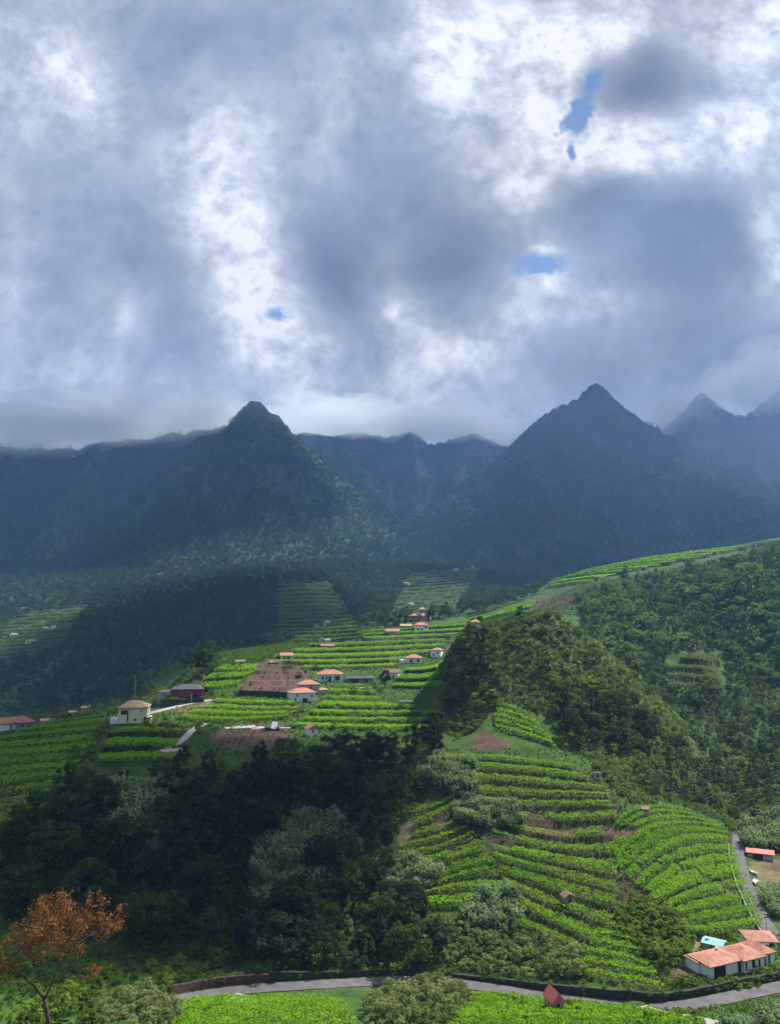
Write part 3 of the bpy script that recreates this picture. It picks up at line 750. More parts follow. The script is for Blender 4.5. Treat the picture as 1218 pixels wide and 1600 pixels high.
# --- terraces: guide lines from the lowest to the highest (columns, rows); n rows between neighbours; step height
TERR = {
    'fall': dict(g=[[(790, 1440), (850, 1468), (925, 1500)], [(790, 1400), (865, 1442), (935, 1474)], [(780, 1375), (875, 1412), (962, 1436)], [(770, 1352), (868, 1377), (972, 1408)],
                    [(770, 1330), (858, 1352), (975, 1374)], [(765, 1304), (868, 1328), (972, 1330)], [(775, 1280), (870, 1300), (962, 1292)], [(740, 1258), (820, 1268), (968, 1266)], [(690, 1238), (800, 1246), (965, 1250)],
                    [(690, 1216), (800, 1222), (958, 1238)], [(690, 1197), (795, 1200), (920, 1216)], [(690, 1180), (785, 1182), (895, 1196)]], n=1.25, h=1.25, cov=.66, leaf=.25, dens=22,
                 lab='leafy green vine row on the terraced vineyard slope above the road bend', grp='vine rows stepping down the middle vineyard'),
    'west': dict(g=[[(636, 1414), (700, 1420), (775, 1412)], [(668, 1398), (730, 1380), (795, 1380)], [(686, 1372), (725, 1356), (768, 1345)], [(612, 1342), (680, 1332), (745, 1306)], [(630, 1318), (680, 1308), (725, 1292)],
                    [(640, 1288), (680, 1274), (715, 1252)], [(640, 1262), (680, 1250), (718, 1238)]], n=1.7, h=1.0, cov=.74, leaf=.25, dens=21,
                 lab='vine row climbing to the right beside the dark trees at the vineyard edge', grp='vine rows next to the dark trees'),
    'fan': dict(g=[[(1080, 1464), (1140, 1459), (1196, 1447)], [(1052, 1442), (1115, 1426), (1184, 1416)], [(1030, 1422), (1095, 1390), (1168, 1378)], [(1004, 1402), (1072, 1354), (1156, 1345)],
                   [(980, 1384), (1050, 1324), (1146, 1318)], [(960, 1362), (1028, 1300), (1140, 1302)], [(958, 1332), (1010, 1280), (1112, 1288)], [(958, 1302), (995, 1266), (1072, 1268)]], n=1.8, h=0.7, cov=.84, leaf=.25, dens=21,
                lab='bright vine row in the fan shaped vineyard beside the side road', grp='vine rows of the fan shaped vineyard'),
    'low': dict(g=[[(900, 1525), (970, 1540), (1040, 1552)], [(912, 1496), (970, 1506), (1020, 1518)], [(925, 1466), (965, 1472), (1000, 1482)], [(960, 1442), (970, 1448), (985, 1455)]], n=2, h=0.8, cov=.85, leaf=.25, dens=20,
                lab='shaded vine row below the overgrown mound near the road', grp='vine rows below the overgrown mound'),
    'knoll': dict(g=[[(772, 1140), (822, 1154), (870, 1169)], [(768, 1120), (812, 1130), (852, 1148)], [(776, 1100), (800, 1106), (828, 1120)]], n=2.4, h=0.5, cov=.9, leaf=.45, dens=8,
                  lab='vine row of the small field at the foot of the wooded knoll', grp='vine rows at the foot of the knoll'),
    'front': dict(g=[[(680, 1612), (880, 1612), (1110, 1612)], [(700, 1580), (850, 1584), (1085, 1598)], [(740, 1556), (850, 1564), (1010, 1584)]], n=4, h=0.0, cov=1.0, leaf=.26, dens=18,
                  lab='vine row in the foreground field below the road with the red hut', grp='vine rows of the field round the red hut'),
    'front_west': dict(g=[[(265, 1612), (400, 1612), (570, 1610)], [(280, 1580), (400, 1578), (545, 1578)], [(300, 1566), (400, 1560), (520, 1564)]], n=3, h=0.0, cov=1.0, leaf=.26, dens=18,
                       lab='low vine row in the foreground field beside the gravel ramp', grp='vine rows beside the gravel ramp'),
    'yard': dict(g=[[(150, 1196), (215, 1194), (275, 1193)], [(160, 1173), (215, 1171), (282, 1172)], [(168, 1150), (222, 1148), (288, 1152)], [(230, 1136), (260, 1136), (290, 1138)]], n=1, h=2.0, cov=.72, leaf=.36, dens=11,
                 lab='vine terrace row below the cream house on the plateau', grp='vine terraces below the cream house'),
    'plateau': dict(g=[[(275, 1124), (350, 1130), (450, 1124)], [(300, 1113), (375, 1118), (470, 1116)], [(332, 1102), (400, 1106), (478, 1106)], [(338, 1092), (400, 1094), (458, 1096)]], n=1.3, h=1.2, cov=.78, leaf=.4, dens=9,
                    lab='vine terrace row between the dug building site and the brown terraces', grp='vine terraces above the building site'),
    'houses': dict(g=[[(455, 1138), (560, 1142), (690, 1142)], [(470, 1126), (560, 1128), (690, 1128)], [(490, 1112), (560, 1114), (685, 1114)], [(500, 1098), (550, 1099), (600, 1100)], [(505, 1084), (550, 1085), (590, 1087)], [(510, 1074), (550, 1074), (580, 1075)]], n=1.25, h=1.3, cov=.74, leaf=.4, dens=9,
                   lab='vine terrace row below the pale blue house with orange roof', grp='vine terraces below the pale blue house'),
    'corner': dict(g=[[(612, 1076), (650, 1077), (688, 1076)], [(616, 1064), (655, 1064), (690, 1060)], [(630, 1050), (660, 1050), (692, 1044)], [(640, 1042), (665, 1040), (695, 1030)]], n=1, h=1.5, cov=.66, leaf=.55, dens=5,
                   lab='vine terrace row left of the wooded knoll below a white house', grp='vine terraces beside the knoll'),
    'upper': dict(g=[[(425, 1047), (520, 1047), (620, 1044)], [(415, 1036), (530, 1036), (640, 1031)], [(430, 1026), (545, 1025), (690, 1018)], [(468, 1014), (560, 1013), (700, 1006)], [(495, 1005), (580, 1002), (710, 997)], [(515, 997), (600, 993), (725, 987)], [(560, 989), (640, 985), (745, 976)], [(690, 982), (720, 977), (760, 969)]], n=1.2, h=2.0, cov=.68, leaf=.5, dens=6,
                  lab='long vine terrace row on the upper plateau under the hilltop houses', grp='long vine terraces of the upper plateau'),
    'bare': dict(g=[[(372, 1086), (430, 1088), (484, 1086)], [(378, 1072), (430, 1072), (486, 1070)], [(392, 1058), (435, 1058), (486, 1056)], [(404, 1046), (440, 1046), (482, 1046)], [(410, 1034), (440, 1035), (474, 1037)]], n=1.5, h=1.9, cov=.5, leaf=.5, dens=0, lab='', grp=''),
    'field': dict(g=[[(308, 1078), (345, 1076), (372, 1072)], [(318, 1064), (355, 1062), (385, 1060)], [(335, 1050), (370, 1050), (402, 1048)], [(350, 1040), (375, 1038), (400, 1038)]], n=1, h=1.2, cov=.9, leaf=.55, dens=5,
                  lab='bright vine row left of the bare brown terraces', grp='vine rows beside the brown terraces'),
    'slope': dict(g=[[(-20, 1300), (15, 1290), (45, 1276)], [(-20, 1260), (35, 1248), (80, 1238)], [(-20, 1232), (50, 1220), (105, 1215)], [(-20, 1205), (60, 1198), (130, 1190)], [(-20, 1182), (70, 1176), (150, 1168)], [(-10, 1160), (80, 1152), (162, 1144)], [(40, 1142), (100, 1134), (166, 1126)], [(100, 1126), (130, 1120), (168, 1112)]], n=1.6, h=0.8, cov=.9, leaf=.36, dens=11,
                  lab='vine row on the shaded slope under the red roofed houses', grp='vine rows under the red roofed houses'),
    'spur': dict(g=[[(745, 974), (790, 962), (830, 952)], [(770, 964), (805, 952), (840, 944)], [(795, 953), (815, 945), (845, 938)]], n=1.5, h=1.8, cov=.6, leaf=.8, dens=2.6,
                 lab='sunlit vine terrace row on the hillcrest right of the hilltop houses', grp='vine terraces on the hillcrest'),
    'ridge': dict(g=[[(850, 920), (890, 914), (915, 912)], [(862, 910), (915, 902), (965, 898)], [(880, 903), (950, 892), (1040, 884)], [(910, 895), (990, 882), (1095, 873)], [(950, 887), (1040, 872), (1150, 862)], [(1010, 875), (1100, 862), (1192, 851)]], n=1.8, h=2.0, cov=.58, leaf=.8, dens=2.6,
                  lab='pale green terrace row along the ridge above the wooded slope', grp='terrace rows along the ridge'),
    'glade': dict(mat='crop', g=[[(1052, 1074), (1090, 1078), (1132, 1082)], [(1042, 1060), (1085, 1063), (1128, 1067)], [(1045, 1046), (1082, 1049), (1122, 1053)], [(1060, 1034), (1090, 1035), (1125, 1038)], [(1070, 1024), (1095, 1023), (1120, 1026)]], n=1, h=2.2, cov=.55, leaf=.5, dens=7,
                  lab='terrace row in the clearing of the wooded right hand slope', grp='terrace rows in the woodland clearing'),
    'valley': dict(mat='crop', g=[[(432, 1004), (500, 1006), (575, 1000)], [(425, 975), (490, 974), (560, 972)], [(425, 945), (480, 942), (535, 942)], [(432, 912), (470, 910), (515, 912)]], n=5, h=3.0, cov=.5, leaf=1.0, dens=1.3,
                   lab='dim terrace row on the far side of the valley beyond the plateau', grp='terrace rows across the valley'),
    'head': dict(mat='crop', g=[[(600, 976), (650, 970), (715, 962)], [(605, 948), (680, 942), (765, 934)], [(625, 918), (690, 914), (765, 906)], [(640, 898), (695, 893), (755, 888)]], n=5, h=3.0, cov=.5, leaf=1.0, dens=1.3,
                 lab='dim terrace row at the head of the valley behind the hilltop houses', grp='terrace rows at the valley head'),
    'far_west': dict(mat='crop', g=[[(-20, 1040), (50, 1030), (100, 1014)], [(-20, 1005), (70, 1000), (150, 992)], [(-20, 978), (90, 972), (190, 968)], [(-10, 955), (80, 946), (165, 944)], [(30, 940), (90, 930), (150, 924)]], n=5, h=2.5, cov=.5, leaf=1.1, dens=1.0,
                     lab='dim terrace row on the hillside hamlet across the valley on the left', grp='terrace rows of the hamlet across the valley'),
}


def guide_eval(G, s, t):
    """point of the terrace sheet: s along the guides (0..len-1), t along a guide 0..1 -> column,row"""
    G = np.array(G, float)
    k = np.clip(s.astype(int), 0, len(G) - 2); f = s - k
    m = G.shape[1] - 1
    a = np.clip(t * m, 0, m - 1e-6); j = a.astype(int); u = a - j
    def at(kk):
        # quadratic through three points keeps the rows curved
        p0, p1, p2 = G[kk, 0], G[kk, 1], G[kk, 2]
        tt = t[:, None]
        return p0 * (2 * (tt - .5) * (tt - 1)) + p1 * (-4 * tt * (tt - 1)) + p2 * (2 * tt * (tt - .5))
    return at(k) * (1 - f[:, None]) + at(k + 1) * f[:, None]


# raster of the terrace coordinate
SR = np.full((1100, 1340), np.nan, np.float32)    # rows 580.., columns -60..
SID = np.zeros(SR.shape, np.int8)
for ti, (nm, d) in enumerate(TERR.items()):
    nr = (len(d['g']) - 1)
    ss, tt = np.meshgrid(np.linspace(0, nr, 70 * nr), np.linspace(0, 1, 700), indexing='ij')
    p = guide_eval(d['g'], ss.ravel(), tt.ravel())
    x = np.round(p[:, 0] + 60).astype(int); y = np.round(p[:, 1] - 580).astype(int)
    ok = (x >= 0) & (x < SR.shape[1]) & (y >= 0) & (y < SR.shape[0])
    SR[y[ok], x[ok]] = (ss.ravel() * d['n'])[ok]; SID[y[ok], x[ok]] = ti + 1

PXg, PYg = project(GX, GY, Z0)
Tg0 = Z0 / R[:, None]
VIS = Tg0 >= np.maximum.accumulate(Tg0, 0) - 0.004
xi = np.round(PXg + 60).astype(int); yi = np.round(PYg - 580).astype(int)
okr = (xi >= 0) & (xi < SR.shape[1]) & (yi >= 0) & (yi < SR.shape[0]) & VIS
xi_c, yi_c = np.clip(xi, 0, SR.shape[1] - 1), np.clip(yi, 0, SR.shape[0] - 1)
Sg = np.where(okr, SR[yi_c, xi_c], np.nan); Ig = np.where(okr, SID[yi_c, xi_c], 0)
Ig[np.isnan(Sg)] = 0
hs = np.array([0] + [d['h'] for d in TERR.values()])
fr = np.where(Ig > 0, Sg - np.floor(Sg), 0.5)
roadmask = np.abs(Z - Z0) > 0.02
Z = Z + np.where((Ig > 0) & ~roadmask, hs[Ig] * (0.5 - fr), 0)

# ------------------------------------------------------------------ land colours
C_GRASS = np.array((0.040, 0.082, 0.014)); C_DARK = np.array((0.016, 0.032, 0.014)); C_SOIL = np.array((0.085, 0.055, 0.036)); C_BANK = np.array((0.050, 0.045, 0.026))
C_DRY = np.array((0.14, 0.115, 0.060)); C_SCRUB = np.array((0.050, 0.075, 0.030)); C_RED = np.array((0.090, 0.055, 0.042)); C_ROCK = np.array((0.062, 0.050, 0.047)); C_MTN = np.array((0.032, 0.072, 0.034))
land = np.empty(Z.shape + (3,)); land[:] = C_GRASS
n_big = fbm(GX / 35, GY / 35, 4, 71)
land = land * (0.75 + 0.5 * n_big[..., None])


jx = (fbm(GX / 6, GY / 6, 4, 141) - .5) * 34; jy = (fbm(GX / 6, GY / 6, 4, 142) - .5) * 22
SOIL_PATCHES = [  # bare earth: (colour, outline)
    (C_SOIL, [(818, 1276), (848, 1274), (876, 1292), (905, 1306), (895, 1312), (858, 1306), (822, 1298)]),
    (C_SOIL, [(935, 1300), (960, 1294), (1000, 1296), (985, 1310), (945, 1318)]),
    (C_SOIL, [(676, 1285), (705, 1268), (716, 1272), (700, 1294), (680, 1296)]),
    (C_DRY, [(655, 1355), (690, 1345), (705, 1352), (688, 1378), (660, 1372)]),
    (C_DRY, [(622, 1285), (645, 1282), (648, 1310), (632, 1322)]),
    (C_BANK, [(750, 1306), (806, 1314), (800, 1332), (762, 1330)]),
    (C_BANK, [(955, 1370), (972, 1378), (1010, 1405), (1040, 1432), (1000, 1415), (965, 1402)]),
    (C_SOIL, [(735, 1160), (756, 1143), (776, 1152), (802, 1168), (745, 1169)]),
    (C_RED, [(405, 1034), (470, 1038), (484, 1060), (470, 1083), (370, 1083), (372, 1070), (400, 1050)]),
    (C_RED, [(330, 1150), (350, 1140), (440, 1128), (452, 1150), (440, 1170), (400, 1176), (350, 1166), (318, 1158)]),
    (C_DRY * .8, [(250, 1108), (330, 1094), (338, 1104), (290, 1114)]),
    (C_SOIL * .8, [(690, 1040), (720, 1030), (705, 1110), (690, 1120)]),
    (C_DRY, [(1050, 1466), (1078, 1458), (1092, 1480), (1080, 1500), (1062, 1490)]),
    (C_RED, [(1042, 1522), (1085, 1508), (1100, 1528), (1050, 1540)]),
    (C_DRY * .9, [(1170, 1345), (1230, 1340), (1230, 1400), (1200, 1410), (1180, 1390)]),
    (C_SOIL, [(290, 1538), (370, 1530), (370, 1545), (290, 1553)]),
    (C_DRY, [(1060, 1472), (1092, 1462), (1115, 1480), (1190, 1478), (1180, 1500), (1090, 1505)]),
    (C_SOIL * .7, [(830, 938), (895, 928), (900, 940), (870, 952), (836, 950)]),
    (C_SOIL * .7, [(140, 1082), (168, 1080), (182, 1098), (170, 1104), (152, 1100)]),
    (C_SOIL * .6, [(660, 905), (700, 903), (705, 915), (668, 918)]),
]
ground_sel = GR < 1500
for (c, poly) in SOIL_PATCHES:
    m = in_poly(PXg + jx, PYg + jy, poly) & VIS & ground_sel
    land[m] = c
km = in_poly(PXg + jx * .5, PYg + jy * .5, KNOLL) & VIS & (GR < 335) & (GR > 230)
kn = fbm(GX / 8, GY / 8, 4, 151)
land[km] = (C_GRASS * 1.1 * (1 - kn[km] * .6)[:, None] + C_DRY * .6 * .6 * kn[km][:, None])
terr_m = Ig > 0
bank = np.clip((fr - 0.55) / 0.2, 0, 1)
bmix = np.where(terr_m & ground_sel, 0.55 + 0.45 * bank, 0)
soilm = np.zeros(Z.shape, bool)
for (c, poly) in SOIL_PATCHES: soilm |= in_poly(PXg + jx, PYg + jy, poly)
bmix = np.where(soilm, 0, bmix)
land = land * (1 - bmix[..., None]) + (C_BANK * (0.7 + 0.6 * fbm(GX / 9, GY / 9, 3, 77))[..., None]) * bmix[..., None]
# mountain colours: woods on gentle parts, bare reddish rock on steep ones
gz_r = np.gradient(Z, axis=0) / np.gradient(R)[:, None]
steep = np.clip((np.abs(gz_r) - 0.75) / 0.5, 0, 1)
rockn = fbm(GX / 130, Z / 45 + GX / 400, 5, 81)
mt = np.clip((GR - 900) / 300, 0, 1)[..., None]
rk = np.clip((rockn - 0.44) * 6, 0, 1) * np.clip(0.45 + steep, 0, 1)
mcol = C_MTN * (0.6 + 0.8 * fbm(GX / 60, GY / 60, 4, 91))[..., None] * (1 - rk[..., None]) + C_ROCK * rk[..., None]
land = land * (1 - mt) + mcol * mt
land4 = np.concatenate([land, np.ones(land.shape[:2] + (1,))], -1)

# ------------------------------------------------------------------ land meshes
idx = np.arange(NR * NC).reshape(NR, NC)
Q = np.stack([idx[:-1, :-1], idx[:-1, 1:], idx[1:, 1:], idx[1:, :-1]], -1)
V = np.stack([GX, GY, Z], -1).reshape(-1, 3)
own_q = owner[:-1, :-1]
rq = np.broadcast_to(R[:-1, None], own_q.shape)


def sub_mesh(name, sel, mat, smooth=True):
    q = Q[sel]; u, inv = np.unique(q, return_inverse=True)
    me = mesh_np(name, V[u], inv.reshape(q.shape), mat, smooth, {'land': ('POINT', 'FLOAT_COLOR', land4.reshape(-1, 4)[u])})
    return link(name, me)


tag(sub_mesh('ground', (own_q == 0) & (rq < 720), M['ground']), 'terraced valley floor and plateau with vineyards', kind='structure')
tag(sub_mesh('hillside', (own_q == 0) & (rq >= 720), M['mountain']), 'lower wooded hillsides across the valley', kind='structure')
for mi, lab in enumerate(['broad shaded mountain with a pointed summit on the left', 'low far ridge with small knobs at the valley head',
                          'steep pyramid shaped mountain peak right of the middle', 'distant jagged spire fading into cloud on the right']):
    tag(sub_mesh('mountain', own_q == mi + 1, M['mountain']), lab, kind='structure')

# land round the rest of the compass
oa = np.linspace(AZ0 - 0.002, 2 * math.pi - AZ0 + 0.002, 64)
orr = np.array([1, 12, 40, 80, 112, 150, 200, 260, 330, 480, 720, 1000, 1450, 2000, 2300, 2800, 3400, 4300.0])
OA, OR = np.meshgrid(oa, orr)
side = np.where(OA < math.pi, NC - 1, 0)
k = np.clip(np.searchsorted(R, OR), 0, NR - 1)
ZL, ZR_ = Z[k, 0], Z[k, NC - 1]
w = np.clip((OA - AZ0) / (2 * math.pi - 2 * AZ0), 0, 1); w = w * w * (3 - 2 * w)
OZ = ZR_ * (1 - w) + ZL * w - 0.3
OV = np.stack([OR * np.sin(OA), OR * np.cos(OA), OZ], -1).reshape(-1, 3)
oi_ = np.arange(OV.shape[0]).reshape(OA.shape)
OQ = np.stack([oi_[:-1, :-1], oi_[:-1, 1:], oi_[1:, 1:], oi_[1:, :-1]], -1).reshape(-1, 4)
oc = np.tile(np.array([*C_MTN, 1.0]), (len(OV), 1))
tag(link('terrain', mesh_np('terrain', OV, OQ, M['mountain'], True, {'land': ('POINT', 'FLOAT_COLOR', oc)})), 'land behind and beside the viewpoint', kind='structure')

SMZ, _, _ = sightmap(Z)


def place(px, py):
    """point on the finished land along a line of sight"""
    p = np.array(hit(px, py, SMZ), float)
    bad = np.isnan(p).any(-1)
    q = np.where(bad[..., None], 1.0, p)
    p[..., 2] = np.where(bad, np.nan, zat(q[..., 0], q[..., 1])); return p


# ------------------------------------------------------------------ roads
def ribbon(q, w, lift=0.0):
    d = np.gradient(q[:, :2], axis=0); d /= np.linalg.norm(d, axis=1)[:, None] + 1e-9
    nrm = np.stack([-d[:, 1], d[:, 0]], -1)
    return nrm


for (nm, q, w, mt) in road_q:
    n = ribbon(q, w)
    a = q.copy(); a[:, :2] -= n * w / 2; b = q.copy(); b[:, :2] += n * w / 2
    lo_a, lo_b = a.copy(), b.copy(); lo_a[:, 2] -= 0.5; lo_b[:, 2] -= 0.5
    Vr = np.concatenate([lo_a, a, b, lo_b]); m = len(q); i = np.arange(m - 1)
    Fr = np.concatenate([np.stack([i + o, i + 1 + o, i + 1 + o + m, i + o + m], -1) for o in (0, m, 2 * m)])
    tag(link(nm, mesh_np(nm, Vr, Fr[:, ::-1], M[mt], False)), kind='structure')


def wall_line(name, q, off, h, th, mat, label, cat='wall', base=-1.0):
    """a wall along a line, off metres to its left"""
    n = ribbon(q, 0)
    c = q.copy(); c[:, :2] += n * off
    zt = q[:, 2] + (h if np.isscalar(h) else np.interp(np.linspace(0, 1, len(q)), np.linspace(0, 1, len(h)), h))
    zt = zt + (fbm(q[:, 0] / 1.5, q[:, 1] / 1.5, 2, 5) - .5) * 0.25
    a = c.copy(); a[:, :2] -= n * th / 2; b = c.copy(); b[:, :2] += n * th / 2
    P = []
    for pp, zz in ((a, q[:, 2] + base), (a, zt), (b, zt), (b, q[:, 2] + base)):
        e = pp.copy(); e[:, 2] = zz; P.append(e)
    Vw = np.concatenate(P); m = len(q); i = np.arange(m - 1)
    Fw = [tuple(r) for o in (0, m, 2 * m) for r in np.stack([i + o, i + 1 + o, i + 1 + o + m, i + o + m], -1)[:, ::-1]]
    Fw += [(0, m, 2 * m, 3 * m), (m - 1, 4 * m - 1, 3 * m - 1, 2 * m - 1)]
    me = bpy.data.meshes.new(name); me.from_pydata([tuple(map(float, v)) for v in Vw], [], [tuple(map(int, f)) for f in Fw]); me.update()
    me.materials.append(mat)
    return tag(link(name, me), label, cat)


main_q = road_q[0][1]
mpx, mpy = project(main_q[:, 0], main_q[:, 1], main_q[:, 2])
def span(x0, x1, q=main_q, p=mpx): return q[(p >= x0) & (p <= x1)]
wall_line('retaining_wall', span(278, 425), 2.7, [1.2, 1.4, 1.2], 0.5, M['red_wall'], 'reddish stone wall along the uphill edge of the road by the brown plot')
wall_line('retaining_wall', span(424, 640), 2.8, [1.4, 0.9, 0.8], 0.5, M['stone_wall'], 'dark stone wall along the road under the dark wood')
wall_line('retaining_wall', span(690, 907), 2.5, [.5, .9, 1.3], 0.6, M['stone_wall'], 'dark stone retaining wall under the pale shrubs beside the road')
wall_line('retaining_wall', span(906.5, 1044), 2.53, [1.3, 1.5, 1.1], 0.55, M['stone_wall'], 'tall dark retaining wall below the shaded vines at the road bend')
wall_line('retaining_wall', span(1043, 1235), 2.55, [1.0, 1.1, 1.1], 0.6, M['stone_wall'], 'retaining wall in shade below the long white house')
side_q = road_q[1][1]
wall_line('roadside_wall', side_q[8:-4], -2.2, 0.55, 0.3, M['concrete'], 'low pale wall along the outer edge of the side road')

# ------------------------------------------------------------------ foliage shapes
def leaf_quads(P, Nn, size, aspect=0.6, seed=0, bend=0.0):
    """quads centred at P with normals near Nn"""
    rg = np.random.default_rng(seed)
    n = len(P)
    Nn = Nn / (np.linalg.norm(Nn, axis=1)[:, None] + 1e-9)
    a = rg.normal(size=(n, 3)); a -= Nn * (a * Nn).sum(1)[:, None]; a /= np.linalg.norm(a, axis=1)[:, None] + 1e-9
    b = np.cross(Nn, a)
    s = (size * (0.65 + 0.7 * rg.random(n)))[:, None] if np.isscalar(size) else size[:, None]
    a = a * s * 0.5; b = b * s * 0.5 * aspect
    V = np.stack([P - a, P - b * 1.0 + a * 0.1, P + a, P + b * 1.0 + a * 0.1], 1).reshape(-1, 3)
    F = np.arange(4 * n).reshape(n, 4)
    return V, F


def crown_mesh(name, mat, seed, w=6.0, h=6.0, base=2.0, clusters=26, leaves=700, size=0.6, flat=0.0, lop=0.25):
    rg = np.random.default_rng(seed)
    # leaf clumps through an uneven crown
    c = rg.normal(size=(clusters, 3)); c /= np.linalg.norm(c, axis=1)[:, None]
    c *= (0.45 + 0.5 * rg.random((clusters, 1)) ** 0.6)
    c[:, 2] = np.where(c[:, 2] < -0.5, c[:, 2] * 0.6, c[:, 2])
    lobe = 1 + lop * np.sin(np.arctan2(c[:, 1], c[:, 0]) * rg.integers(2, 4) + rg.random() * 6)
    c[:, :2] *= lobe[:, None]
    cr = 0.20 + 0.20 * rg.random(clusters)
    k = rg.integers(0, clusters, leaves)
    d = rg.normal(size=(leaves, 3)); d /= np.linalg.norm(d, axis=1)[:, None]
    d[:, 2] = np.abs(d[:, 2]) * 0.9 - 0.25 * rg.random(leaves)
    rad = cr[k] * (0.55 + 0.5 * rg.random(leaves))
    P = c[k] + d * rad[:, None]
    nrm = d + rg.normal(size=d.shape) * 0.55 + np.array([0, 0, 0.25])
    P = P * np.array([w / 2, w / 2, h / 2]); P[:, 2] += base + h / 2
    Vv, F = leaf_quads(P, nrm, size, 0.75, seed)
    tint = np.clip(0.15 + 0.45 * rg.random(leaves) + 0.35 * (rg.random(clusters)[k] - 0.3), 0, 1)
    return mesh_np(name, Vv, F, mat, False, {'tint': ('FACE', 'FLOAT', tint)})


def trunk_mesh(name, seed, base=2.0, h=6.0, r=0.22, w=5.0):
    rg = random.Random(seed); mb = MB()
    top = base + h * 0.45
    lean = (rg.uniform(-.4, .4), rg.uniform(-.4, .4))
    mb.tube([(0, 0, -0.8), (lean[0] * .3, lean[1] * .3, base * .6), (lean[0], lean[1], top)], [r, r * .8, r * .45], 6)
    for i in range(4):
        a = rg.uniform(0, 6.28); l = w * rg.uniform(.25, .38)
        z0 = base * rg.uniform(.7, 1.1)
        mb.tube([(lean[0] * .5, lean[1] * .5, z0), (math.cos(a) * l * .5, math.sin(a) * l * .5, z0 + h * .18), (math.cos(a) * l, math.sin(a) * l, z0 + h * .4)], [r * .5, r * .33, r * .12], 5)
    return mb.data(name, M['bark'], True)


def cane_mesh(name, mat, seed, stalks=60, h=4.5, spread=1.8, leaf_l=1.0, leaf_w=0.16):
    rg = np.random.default_rng(seed)
    Vs, Fs, Ts = [], [], []
    nb = 0
    for s in range(stalks):
        bx, by = rg.normal(size=2) * spread * 0.5
        hh = h * (0.6 + 0.45 * rg.random()); lx, ly = rg.normal(size=2) * 0.18 * hh
        tin = rg.random() * 0.6
        for j in range(9):
            t = 0.22 + 0.78 * (j + rg.random()) / 9
            p = np.array([bx + lx * t * t, by + ly * t * t, hh * t])
            a = rg.random() * 6.283; dv = np.array([math.cos(a), math.sin(a), 0]); sd = np.array([-math.sin(a), math.cos(a), 0]) * leaf_w * (0.7 + .6 * rg.random())
            L = leaf_l * (0.6 + 0.7 * rg.random())
            m1 = p + dv * L * .4 + np.array([0, 0, L * .45]); e = p + dv * L * .95 + np.array([0, 0, L * .25])
            Vs += [p - sd * .6, p + sd * .6, m1 + sd, m1 - sd, e]
            Fs += [(nb, nb + 1, nb + 2, nb + 3), (nb + 3, nb + 2, nb + 4, nb + 4)]
            nb += 5; Ts += [np.clip(tin + 0.4 * t * rg.random() + .1, 0, 1)] * 2
    F = [f if f[2] != f[3] else f[:3] for f in Fs]
    me = bpy.data.meshes.new(name); me.from_pydata([tuple(map(float, v)) for v in Vs], [], F); me.update()
    a = me.attributes.new('tint', 'FLOAT', 'FACE'); a.data.foreach_set('value', np.array(Ts, np.float32))
    me.materials.append(mat)
    return me


M['tree_olive'] = leaf_mat('olive_broadleaf', (0.014, 0.026, 0.007), (0.085, 0.130, 0.024), 0.36, 0.7)
M['tree_blue'] = leaf_mat('bluish_broadleaf', (0.008, 0.024, 0.014), (0.050, 0.105, 0.048), 0.34, 0.7)
TREE = []
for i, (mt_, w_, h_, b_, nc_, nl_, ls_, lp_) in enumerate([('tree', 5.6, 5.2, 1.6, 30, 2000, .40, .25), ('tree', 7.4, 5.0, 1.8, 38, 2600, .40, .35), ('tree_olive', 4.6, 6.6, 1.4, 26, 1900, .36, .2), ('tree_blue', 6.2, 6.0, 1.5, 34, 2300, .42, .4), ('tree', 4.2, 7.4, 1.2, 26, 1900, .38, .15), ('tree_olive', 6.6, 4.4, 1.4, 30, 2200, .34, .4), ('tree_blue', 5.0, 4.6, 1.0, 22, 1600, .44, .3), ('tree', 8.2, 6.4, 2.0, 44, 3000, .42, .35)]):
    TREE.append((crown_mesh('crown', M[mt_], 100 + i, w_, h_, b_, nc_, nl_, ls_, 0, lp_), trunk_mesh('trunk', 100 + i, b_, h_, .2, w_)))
VTREE = []
for i, (w_, h_, b_, nc_, lp_) in enumerate([(7.5, 6, 1.8, 22, .25), (5.0, 8.5, 1.6, 20, .2), (9.5, 5.5, 2.0, 28, .4), (6.0, 6.5, 1.0, 18, .35), (4.2, 7.0, 1.2, 16, .15), (8.0, 8.0, 2.4, 28, .35), (6.6, 4.2, .8, 18, .45)]):
    VTREE.append((crown_mesh('crown', M['tree_far'], 140 + i, w_, h_, b_, nc_, 1000, .58, 0, lp_), trunk_mesh('trunk', 140 + i, b_, h_, .25, w_)))
STREE = []
for i, (w_, h_, b_, nc_, lp_) in enumerate([(7.5, 6, 1.8, 22, .25), (5.0, 8.5, 1.6, 20, .2), (9.5, 5.5, 2.0, 28, .4), (6.0, 6.5, 1.0, 18, .35), (4.2, 7.0, 1.2, 16, .15), (8.0, 8.0, 2.4, 28, .35), (6.6, 4.2, .8, 18, .45)]):
    STREE.append((crown_mesh('crown', M['tree_slope'], 160 + i, w_, h_, b_, nc_, 1000, .58, 0, lp_), trunk_mesh('trunk', 160 + i, b_, h_, .25, w_)))
SHRUB = [(crown_mesh('foliage', M['shrub'], 200 + i, 3.4, 2.6, -0.2, 18, 900, 0.29), trunk_mesh('stem', 200 + i, .3, 2.2, .08, 2.8)) for i in range(5)]
PSHRUB = [(crown_mesh('foliage', M['pale_shrub'], 240 + i, 3.4, 2.8, -0.2, 18, 950, 0.27), trunk_mesh('stem', 240 + i, .3, 2.2, .08, 2.8)) for i in range(4)]
CANE = [cane_mesh('foliage', M['cane'], 300 + i, 55, 4.2, 2.0) for i in range(4)]
